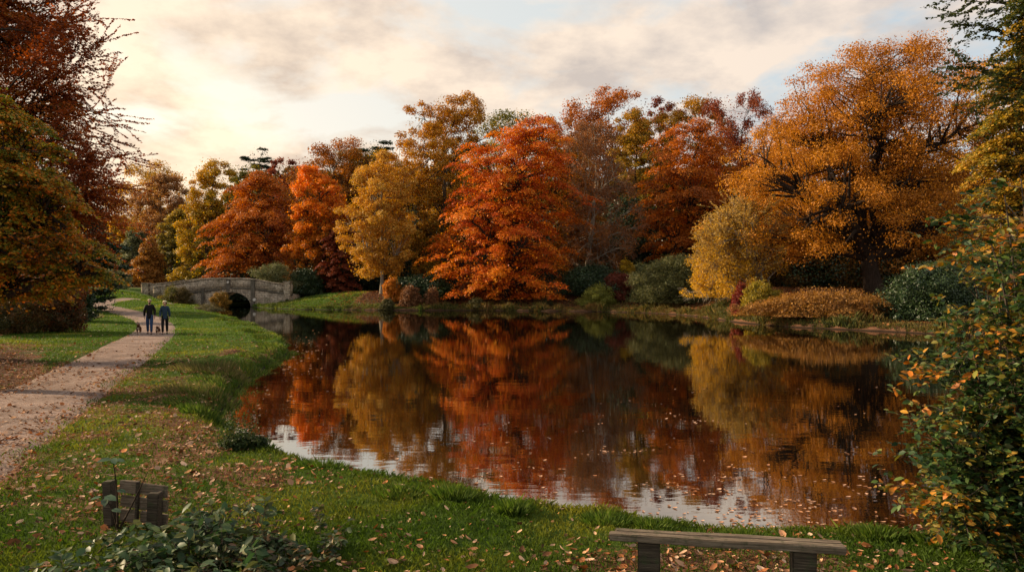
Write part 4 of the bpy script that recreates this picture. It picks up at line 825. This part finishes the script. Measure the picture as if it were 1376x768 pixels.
# ------------------------------------------------------------------ bridge
m, nt, N_, L_ = newmat('old_limestone')
tc = nd(nt, 'ShaderNodeTexCoord'); ps = tc.outputs['Object']
br = nd(nt, 'ShaderNodeTexBrick'); br.inputs['Scale'].default_value = 1.0; br.inputs['Brick Width'].default_value = .62; br.inputs['Row Height'].default_value = .26; br.inputs['Mortar Size'].default_value = .018
br.inputs['Color1'].default_value = (.46, .37, .27, 1); br.inputs['Color2'].default_value = (.30, .235, .17, 1); br.inputs['Mortar'].default_value = (.06, .05, .04, 1)
mp = nd(nt, 'ShaderNodeMapping'); mp.inputs['Rotation'].default_value = (R(90), 0, 0); L_.new(ps, mp.inputs[0]); L_.new(mp.outputs[0], br.inputs[0])
f1 = noise(nt, ps, 2.2, 6, .7); f2 = noise(nt, ps, 6.5, 5, .7); f3 = noise(nt, ps, .7, 3)
c = mix(nt, ramp(nt, f1, [(.42, (0, 0, 0)), (.58, (.5, .5, .5))]), br.outputs[0], (.07, .057, .045))
c = mix(nt, ramp(nt, f2, [(.54, (0, 0, 0)), (.64, (.9, .9, .9))]), c, (.60, .52, .41))
c = mix(nt, ramp(nt, f3, [(.5, (0, 0, 0)), (.7, (.5, .5, .5))]), c, (.05, .05, .02))
out(nt, princ(nt, c, .95, bump(nt, f2, .7, .05), .15)); M_STONE = m
M_STONED = bark('dark_stone', (.05, .04, .03), (.17, .15, .12))  # darker brown stone for the string course and most pilasters
BY = 86.0; BO = Vector((wx(305, BY), BY, ZW)); bridge = thing('stone_bridge', 'old mottled stone arched footbridge with curved parapets over the lake inlet', 'bridge', BO)
def lx(px): return wx(px, BY) - BO.x
def lz(py): return wz(py, BY) - ZW
def strip(name, xs_, zb, zt_, y0, y1, mat, parent=bridge):
    """solid between bottom curve zb and top curve zt over xs, from y0 to y1 (arrays allowed)"""
    n = len(xs_); y0 = np.asarray(y0) * np.ones(n); y1 = np.asarray(y1) * np.ones(n); V = []
    for k in range(n): V += [(xs_[k], y0[k], zb[k]), (xs_[k], y0[k], zt_[k]), (xs_[k], y1[k], zt_[k]), (xs_[k], y1[k], zb[k])]
    L = []
    for k in range(n - 1):
        a = 4 * k; b_ = a + 4; L += [a, b_, b_ + 1, a + 1, a + 1, b_ + 1, b_ + 2, a + 2, a + 2, b_ + 2, b_ + 3, a + 3, a + 3, b_ + 3, b_, a]
    nq = (n - 1) * 4; L += [0, 1, 2, 3, 4 * n - 1, 4 * n - 2, 4 * n - 3, 4 * n - 4]
    return link(name, mesh_np(name, V, L, np.full(nq + 2, 4), mat), parent)
tp_px = [214, 226, 240, 258, 272, 290, 307, 325, 341, 352, 366, 384, 394]; tp_py = [385.6, 383.4, 380.3, 376.8, 374.8, 374.0, 373.8, 374.0, 374.6, 376.6, 379.3, 381.4, 381.8]
ct_py = [397, 396, 394.8, 392.6, 390.8, 388.6, 387.2, 387.0, 387.3, 389.2, 391.6, 394.4, 396]
XT = np.array([lx(p) for p in tp_px]); ZT = np.array([lz(p) for p in tp_py]); ZC = np.array([lz(p) for p in ct_py])
xsb = np.unique(np.concatenate([np.linspace(lx(214), lx(394), 140), [lx(283) - 1e-3, lx(283), lx(337), lx(337) + 1e-3, lx(252.5) - 1e-3, lx(252.5), lx(262), lx(262) + 1e-3]]))
cxa, hwa = (lx(283) + lx(337)) / 2, (lx(337) - lx(283)) / 2; cxs, hws = (lx(252.5) + lx(262)) / 2, (lx(262) - lx(252.5)) / 2
def under(x):
    z = np.full(len(x), -1.3)
    a = np.clip(1 - ((x - cxa) / hwa) ** 2, 0, 1); i_ = np.abs(x - cxa) <= hwa; z[i_] = .05 + (lz(392) - .05) * a[i_] ** .5
    a = np.clip(1 - ((x - cxs) / hws) ** 2, 0, 1); i_ = np.abs(x - cxs) <= hws; z[i_] = .15 + (lz(401.5) - .15) * a[i_] ** .5
    return z
# the bridge bows gently in plan towards its ends
def yb(x): return -1.6 * ss(4.0, 8.5, -x) * 1.0 - .5 * ss(4, 8, x)
zb = under(xsb); zc = np.interp(xsb, XT, ZC)
strip('arch_body', xsb, zb, zc, yb(xsb) , 4.4 + 0 * xsb, M_STONE)
xp = np.linspace(lx(214), lx(394), 70)
zc_ = np.interp(xp, XT, ZC); zt_ = np.interp(xp, XT, ZT)
strip('string_course', xp, zc_ - .10, zc_ + .06, yb(xp) - .10, yb(xp) + .3, M_STONED)
strip('parapet', xp, zc_ + .06, zt_ - .10, yb(xp) + .02, yb(xp) + .36, M_STONE)
strip('coping', xp, zt_ - .10, zt_ + .03, yb(xp) - .05, yb(xp) + .43, M_STONE)
ft_px = [193, 206, 222, 240, 258, 272, 290, 307, 330, 360, 392]; ft_py = [382.4, 381.6, 380.2, 377.6, 375.3, 373.9, 373.2, 373.0, 373.4, 377.4, 381.4]
sc2 = (BY + 4.4) / BY; xf = np.linspace(wx(193, BY + 3.2) - BO.x, lx(394) * 1.03, 70); XF = np.array([wx(p, BY + 4.0) - BO.x for p in ft_px]); ZF = np.array([wz(p, BY + 4.0) - ZW for p in ft_py])
zf = np.interp(xf, XF, ZF); yfar = 4.0 - 1.4 * ss(5, 10.5, -xf)
strip('parapet', xf, np.minimum(zf - .95, np.interp(xf, XT, ZC) - .1), zf - .10, yfar, yfar + .36, M_STONE)
strip('coping', xf, zf - .10, zf + .03, yfar - .07, yfar + .43, M_STONE)
# voussoir ring
for (cx_, hw_, zs_, zr, wr, nv) in ((cxa, hwa, .05, lz(392) - .05, .34, 17), (cxs, hws, .15, lz(401.5) - .15, .2, 9)):
    b = bmesh.new()
    for k in range(nv):
        a0 = math.pi * (k + .04) / nv; a1 = math.pi * (k + .96) / nv; pr = .07 if k != nv // 2 else .13; q = []
        for yy in (-pr, .12):
            for (a, e) in ((a0, 0.004), (a1, 0.004), (a1, wr), (a0, wr)):
                q.append(b.verts.new((cx_ - (hw_ + e) * math.cos(a), float(yb(np.array(cx_))) + yy, zs_ + (zr + e) * math.sin(a))))
        for f in ((0, 1, 2, 3), (7, 6, 5, 4), (0, 4, 5, 1), (1, 5, 6, 2), (2, 6, 7, 3), (3, 7, 4, 0)): b.faces.new([q[i] for i in f])
    bm_obj('arch_ring', b, M_STONE, bridge)
for px, w_, z0, z1 in ((273, .34, lz(409), lz(387.5)), (340, .46, -.8, lz(376.5)), (307, .42, lz(391.2), lz(376.0)), (226, .4, lz(402), lz(384.5))):
    x = lx(px); y_ = float(yb(np.array(x))); b = bmesh.new(); bx(b, (x, y_ - .05, (z0 + z1) / 2), (w_, .24, z1 - z0), None, .02); bx(b, (x, y_ - .06, z1 + .03), (w_ + .1, .3, .10), None, .02)
    bm_obj('pilaster', b, M_STONED if px != 226 else M_STONE, bridge)
for px, h0, h1 in ((388, 395.5, 379.2), (196.5, 396, 381.2)):
    dyy = 0 if px > 300 else 2.6; x = wx(px, BY + dyy) - BO.x; z0 = wz(h0 + 6, BY + dyy) - ZW; z1 = wz(h1, BY + dyy) - ZW
    b = bmesh.new(); bx(b, (x, dyy + (float(yb(np.array(x))) if px > 300 else 0) + .1, (z0 + z1) / 2), (.75, .75, z1 - z0), None, .03); bx(b, (x, dyy + (float(yb(np.array(x))) if px > 300 else 0) + .1, z1 + .05), (.9, .9, .14), None, .03)
    bm_obj('end_pier', b, M_STONE, bridge)
m, nt, N, L = newmat('pale_stone'); out(nt, princ(nt, (.5, .47, .42), .85)); M_PST = m
for px, py, r in ((307, 379.0, .15), (342.5, 402.5, .2)):
    b = bmesh.new(); bmesh.ops.create_cone(b, cap_ends=True, segments=20, radius1=r, radius2=r * .8, depth=.1, matrix=Matrix.Translation((lx(px), float(yb(np.array(lx(px)))) - (.20 if px < 320 else .21), lz(py))) @ Matrix.Rotation(R(90), 4, 'X'))
    bm_obj('medallion', b, M_PST, bridge)

# ------------------------------------------------------------------ people and dogs
def skin(name, verts, edges, mat, parent, sub=2, root=0):
    me = bpy.data.meshes.new(name); me.from_pydata([v[:3] for v in verts], edges, []); o = bpy.data.objects.new(name, me); COL.objects.link(o)
    md = o.modifiers.new('s', 'SKIN'); md.use_smooth_shade = True; sv = me.skin_vertices[0].data
    for i_, v in enumerate(verts): sv[i_].radius = (v[3], v[4] if len(v) > 4 else v[3]); sv[i_].use_root = (i_ == root)
    s = o.modifiers.new('u', 'SUBSURF'); s.levels = s.render_levels = sub
    dg = bpy.context.evaluated_depsgraph_get(); ev = bpy.data.meshes.new_from_object(o.evaluated_get(dg)); o.modifiers.clear(); o.data = ev; ev.name = name
    ev.materials.clear(); ev.materials.append(mat); o.parent = parent
    for p in ev.polygons: p.use_smooth = True
    return o
def plain(name, c, rough=.8):
    m, nt, N, L = newmat(name); tc = nd(nt, 'ShaderNodeTexCoord'); f = noise(nt, tc.outputs['Object'], 22, 4, .6); a = tuple(v * .7 for v in c); b = tuple(min(1, v * 1.25) for v in c)
    out(nt, princ(nt, ramp(nt, f, [(.35, a), (.65, b)]), rough, bump(nt, f, .3, .01), .2)); return m
M_SKIN = plain('skin', (.42, .24, .17), .55)
def person(label, pos, h, jack, jeans, shoe, hair, beard, stride, female):
    root = thing('person', label, 'person', pos, 'couple walking their dogs', rz=R(21)); root.scale = (h / 1.74,) * 3
    sw = .9 if female else 1.0; f = stride
    V = [(0, 0, .95, .10 * sw, .085), (0, .01, 1.12, .115 * sw, .09), (0, 0, 1.32, .145 * sw, .105), (0, 0, 1.46, .07, .06), (0, -.015, 1.53, .052, .055), (0, -.03, 1.59, .06, .075), (0, -.025, 1.655, .078, .095), (0, -.01, 1.71, .055, .07), (0, -.135, 1.635, .012, .012)]
    E = [(0, 1), (1, 2), (2, 3), (3, 4), (4, 5), (5, 6), (6, 7), (6, 8)]
    def chain(st, pts):
        p = st
        for q in pts: V.append(q); E.append((p, len(V) - 1)); p = len(V) - 1
        return p
    for s in (-1, 1):
        g = f * s
        palm = chain(2, [(s * .165 * sw, 0, 1.43, .058), (s * .235 * sw, .02 + .03 * g, 1.17, .043), (s * .245 * sw, -.05 - .14 * g, .93, .028), (s * .245 * sw, -.065 - .16 * g, .865, .036, .02)])
        px_, py_, pz_ = V[palm][:3]
        for k, (dy_, ln) in enumerate(((-.028, .07), (-.009, .082), (.010, .075), (.028, .06))):
            chain(palm, [(px_, py_ + dy_, pz_ - .04, .009), (px_ - s * .006, py_ + dy_, pz_ - .04 - ln * .55, .008), (px_ - s * .022, py_ + dy_, pz_ - .04 - ln, .007)])
        chain(palm, [(px_ - s * .02, py_ - .035, pz_ - .01, .010), (px_ - s * .03, py_ - .05, pz_ - .045, .009)])
        chain(0, [(s * .09, 0, .88, .088), (s * .095, -.13 * g - .03, .50, .06), (s * .095, -.17 * g + (.05 if g < 0 else 0), .10 + (.03 if g < 0 else 0), .042), (s * .10, -.17 * g - .10, .045 + (.01 if g < 0 else 0), .038)])
    skin('body', V, E, M_SKIN, root)
    # jacket, trousers and boots follow the same joints
    def sub(idx, grow_, name, mat, zmin=None):
        mp_ = {i_: k for k, i_ in enumerate(idx)}; vv = [(V[i_][0], V[i_][1], V[i_][2], V[i_][3] + grow_, (V[i_][4] if len(V[i_]) > 4 else V[i_][3]) + grow_) for i_ in idx]
        ee = [(mp_[a], mp_[b]) for a, b in E if a in mp_ and b in mp_]; return vv, ee
    arm0 = 9; span = 4 + 12 + 2 + 4
    L0 = arm0; R0 = arm0 + span
    jv, je = sub([2, 1, 0, 3, L0, L0 + 1, L0 + 2, R0, R0 + 1, R0 + 2], .028, 'jacket', jack)
    jv[2] = (0, 0, .92, .16 * sw, .125); jv.append((0, 0, .85, .165 * sw, .13)); je.append((2, len(jv) - 1)); jv.append((0, 0, .80, .155 * sw, .125)); je.append((len(jv) - 2, len(jv) - 1)); jv[3] = (0, 0, 1.475, .075, .07)
    for q in (6, 9): jv[q] = (jv[q][0], jv[q][1] + .01, jv[q][2] - .01, .045, .042)
    skin('jacket', jv, je, jack, root)
    hl = L0 + 18; hr = R0 + 18
    tv, te = sub([0, hl, hl + 1, hl + 2, hr, hr + 1, hr + 2], .016, 'trousers', jeans); tv[0] = (0, 0, .95, .135 * sw, .11); tv.append((0, 0, 1.06, .12 * sw, .10)); te.append((0, len(tv) - 1)); skin('trousers', tv, te, jeans, root)
    for b0 in (hl, hr): v = V[b0 + 2]; w2 = V[b0 + 3]; skin('boot', [(v[0], v[1] + .03, v[2] - .02, .055), (v[0], v[1], v[2] - .055, .048, .045), (w2[0], w2[1] - .05, .042, .046, .035)], [(0, 1), (1, 2)], shoe, root, 1)
    b = bmesh.new(); bmesh.ops.create_icosphere(b, subdivisions=3, radius=1)
    for v in b.verts:
        q = v.co.copy(); nz = 1 + .07 * math.sin(q.x * 9) * math.sin(q.z * 8 + q.y * 5); w_ = .118 if female else .093
        v.co = Vector((q.x * w_ * nz, q.y * .12 * nz + .005, q.z * (.125 if female else .09) * nz + (1.665 if female else 1.695)))
    bmesh.ops.delete(b, geom=[v for v in b.verts if v.co.y < -.045 and v.co.z < 1.70], context='VERTS')
    bm_obj('hair', b, hair, root, True)
    for s in (-1, 1):
        b = bmesh.new(); bmesh.ops.create_icosphere(b, subdivisions=2, radius=.010, matrix=Matrix.Translation((s * .030, -.104, 1.655))); bm_obj('eye', b, M_BLK, root, True)
    if beard:
        b = bmesh.new(); bmesh.ops.create_icosphere(b, subdivisions=2, radius=1)
        for v in b.verts: v.co = Vector((v.co.x * .060, v.co.y * .045 - .066, v.co.z * .045 + 1.572))
        bm_obj('beard', b, M_BLK, root, True)
    return root
M_BLK = plain('black_cloth', (.012, .011, .011)); M_NAVY = plain('navy_cloth', (.025, .05, .085)); M_JEAN = plain('blue_denim', (.035, .07, .16)); M_BOOT = plain('dark_leather', (.02, .014, .01), .5)
M_HAIRG = plain('grey_hair', (.5, .4, .24)); M_HAIRB = plain('white_blond_hair', (.75, .62, .4))
def stand(px, py): c = hit(px, py); return (float(c[0]), float(c[1]), float(c[2]) - .02)
pm = stand(201, 448.6); pw = stand(221.5, 448.6)
person('man in black jacket and blue jeans walking on the path', pm, 46.5 / F * pm[1], M_BLK, M_JEAN, M_BOOT, M_HAIRG, True, .9, False)
person('woman with pale curly hair, navy jacket and black leggings beside the man', pw, 44.5 / F * pw[1], M_NAVY, M_BLK, M_BOOT, M_HAIRB, False, -.8, True)
m, nt, N, L = newmat('brown_dog_coat'); tc = nd(nt, 'ShaderNodeTexCoord'); sp = nd(nt, 'ShaderNodeSeparateXYZ'); L.new(tc.outputs['Object'], sp.inputs[0])
f = noise(nt, tc.outputs['Object'], 9, 4, .6); base = ramp(nt, f, [(.35, (.06, .022, .012)), (.65, (.16, .06, .025))])
fl = math_(nt, 'LESS_THAN', math_(nt, 'ADD', sp.outputs[2], math_(nt, 'MULTIPLY', f, .12)), .22)
out(nt, princ(nt, mix(nt, fl, base, (.42, .3, .2)), .8)); M_DOG = m
M_WHT = plain('white_fur', (.55, .46, .36))
def dog(label, pos, s, rz_, tail):
    root = thing('dog', label, 'dog', pos, 'couple walking their dogs', rz=rz_); root.scale = (s, s, s)
    V = [(0, .06, .39, .085, .10), (0, -.20, .39, .10, .125), (0, .25, .40, .08, .09), (0, -.31, .50, .06, .065), (0, -.38, .575, .058, .06), (0, -.46, .555, .034, .032), (0, -.525, .545, .022, .02),
         (.055, -.36, .60, .022, .012), (.082, -.365, .53, .02, .01), (-.055, -.36, .60, .022, .012), (-.082, -.365, .53, .02, .01),
         (0, .33, .44, .03), (0, .40, .54, .02), (tail, .39, .64, .012)]
    E = [(0, 1), (0, 2), (1, 3), (3, 4), (4, 5), (5, 6), (4, 7), (7, 8), (4, 9), (9, 10), (2, 11), (11, 12), (12, 13)]
    for sd_, ph_ in ((1, .06), (-1, -.06)):
        k = len(V); V += [(sd_ * .075, -.22, .28, .038), (sd_ * .07, -.22 - ph_, .15, .024), (sd_ * .07, -.23 - ph_ * 1.6, .045, .022), (sd_ * .07, -.265 - ph_ * 1.6, .022, .022)]; E += [(1, k), (k, k + 1), (k + 1, k + 2), (k + 2, k + 3)]
        k = len(V); V += [(sd_ * .08, .22, .30, .055), (sd_ * .08, .16 + ph_, .21, .036), (sd_ * .075, .27 + ph_, .13, .021), (sd_ * .07, .25 + ph_, .04, .02), (sd_ * .07, .21 + ph_, .022, .021)]; E += [(2, k), (k, k + 1), (k + 1, k + 2), (k + 2, k + 3), (k + 3, k + 4)]
    skin('body', V, E, M_DOG, root)
    b = bmesh.new(); bmesh.ops.create_icosphere(b, subdivisions=2, radius=1)
    for v in b.verts: v.co = Vector((v.co.x * .055, v.co.y * .05 - .285, v.co.z * .10 + .38))
    bm_obj('chest_fur', b, M_WHT, root, True)
    b = bmesh.new(); bmesh.ops.create_icosphere(b, subdivisions=2, radius=.018, matrix=Matrix.Translation((0, -.548, .55))); bm_obj('nose', b, M_BLK, root, True)
    b = bmesh.new(); bmesh.ops.create_cone(b, cap_ends=False, segments=16, radius1=.075, radius2=.07, depth=.03, matrix=Matrix.Translation((0, -.315, .49)) @ Matrix.Rotation(R(50), 4, 'X')); bm_obj('collar', b, M_BLK, root, True)
pd = stand(186.5, 449); dog('brown dog with raised tail and pale chest left of the man', pd, .56 / .64 * pd[1] / 35, R(22), -.08)
pd = stand(212.3, 449); dog('smaller brown dog trotting between the man and the woman', pd, .45 / .64 * pd[1] / 35, R(16), .02)
# ------------------------------------------------------------------ light, world, camera
SUN_AZ, SUN_EL = 76.0, 20.0  # degrees left of the view direction
sd_ = Vector((-math.sin(R(SUN_AZ)) * math.cos(R(SUN_EL)), math.cos(R(SUN_AZ)) * math.cos(R(SUN_EL)), math.sin(R(SUN_EL))))
sun = bpy.data.lights.new('sun', 'SUN'); sun.energy = 5.0; sun.angle = R(1.0); sun.color = (1.0, .77, .49)
so = bpy.data.objects.new('sun', sun); COL.objects.link(so); so.rotation_euler = sd_.to_track_quat('Z', 'Y').to_euler(); so.location = (-30, 10, 30)
w = bpy.data.worlds.new('World'); scene.world = w; w.use_nodes = True; nt = w.node_tree; nt.nodes.clear()
sky = nd(nt, 'ShaderNodeTexSky', sky_type='NISHITA'); sky.sun_disc = False; sky.sun_elevation = R(SUN_EL); sky.sun_rotation = R(-SUN_AZ)
sky.air_density = 1.2; sky.dust_density = 2.0
tc = nd(nt, 'ShaderNodeTexCoord'); nrm = nd(nt, 'ShaderNodeVectorMath', operation='NORMALIZE'); nt.links.new(tc.outputs['Generated'], nrm.inputs[0])
sx = nd(nt, 'ShaderNodeSeparateXYZ'); nt.links.new(nrm.outputs[0], sx.inputs[0])
zc = math_(nt, 'ADD', math_(nt, 'MAXIMUM', sx.outputs[2], 0.0), .30)
cb = nd(nt, 'ShaderNodeCombineXYZ'); nt.links.new(math_(nt, 'DIVIDE', sx.outputs[0], zc), cb.inputs[0]); nt.links.new(math_(nt, 'DIVIDE', sx.outputs[1], zc), cb.inputs[1])
mp = nd(nt, 'ShaderNodeMapping'); mp.inputs['Rotation'].default_value = (0, 0, R(-14)); mp.inputs['Scale'].default_value = (1.0, 1.0, 1); mp.inputs['Location'].default_value = (3.1, 1.7, 0); nt.links.new(cb.outputs[0], mp.inputs[0])
cn = nd(nt, 'ShaderNodeTexNoise'); cn.inputs['Scale'].default_value = 2.4; cn.inputs['Detail'].default_value = 8; cn.inputs['Roughness'].default_value = .56; cn.inputs['Distortion'].default_value = .25; nt.links.new(mp.outputs[0], cn.inputs['Vector'])
cn2 = nd(nt, 'ShaderNodeTexNoise'); cn2.inputs['Scale'].default_value = 3.4; cn2.inputs['Detail'].default_value = 8; cn2.inputs['Roughness'].default_value = .6; nt.links.new(mp.outputs[0], cn2.inputs['Vector'])
mask = ramp(nt, cn.outputs[0], [(.42, (0, 0, 0)), (.54, (1, 1, 1))])
def dotv(v):
    d = nd(nt, 'ShaderNodeVectorMath', operation='DOT_PRODUCT'); nt.links.new(nrm.outputs[0], d.inputs[0]); d.inputs[1].default_value = v; return d.outputs['Value']
glow = ramp(nt, dotv(Vector((-math.sin(R(27)), math.cos(R(27)), .10)).normalized()), [(.60, (0, 0, 0)), (.90, (.34, .34, .34)), (.975, (.62, .62, .62)), (1.0, (1, 1, 1))])
shade = ramp(nt, cn2.outputs[0], [(.38, (0, 0, 0)), (.60, (1, 1, 1))])
ccool = mix(nt, shade, (.57, .53, .515), (.90, .77, .66)); cwarm = mix(nt, shade, (.82, .63, .46), (1.26, 1.0, .72))
cloud = mix(nt, glow, ccool, cwarm)
clear = mix(nt, glow, (.66, .78, .86), (1.5, 1.27, .96))
sc_ = nd(nt, 'ShaderNodeVectorMath', operation='SCALE'); sc_.inputs['Scale'].default_value = .10; nt.links.new(sky.outputs[0], sc_.inputs[0])
clear2 = mix(nt, .25, clear, sc_.outputs[0])
fin = mix(nt, mask, clear2, cloud)
up = nd(nt, 'ShaderNodeVectorMath', operation='SCALE'); up.inputs['Scale'].default_value = 6.3; nt.links.new(fin, up.inputs[0])
bg = nd(nt, 'ShaderNodeBackground'); bg.inputs['Strength'].default_value = .1; nt.links.new(up.outputs[0], bg.inputs[0])
wo = nd(nt, 'ShaderNodeOutputWorld'); nt.links.new(bg.outputs[0], wo.inputs[0])

cam = bpy.data.cameras.new('camera'); cam.sensor_width = 36; cam.lens = 36 * F / 1376; cam.clip_end = 5000; cam.clip_start = .05; cam.shift_y = -4 / 1376
co = bpy.data.objects.new('camera', cam); COL.objects.link(co); co.location = (0, 0, HC); co.rotation_euler = (R(90), 0, 0); scene.camera = co
scene.view_settings.view_transform = 'Standard'; scene.view_settings.look = 'None'; scene.view_settings.gamma = 1; scene.view_settings.exposure = .72
scene.cycles.max_bounces = 6; scene.cycles.diffuse_bounces = 3; scene.cycles.glossy_bounces = 3; scene.cycles.transmission_bounces = 3
scene.cycles.use_denoising = True
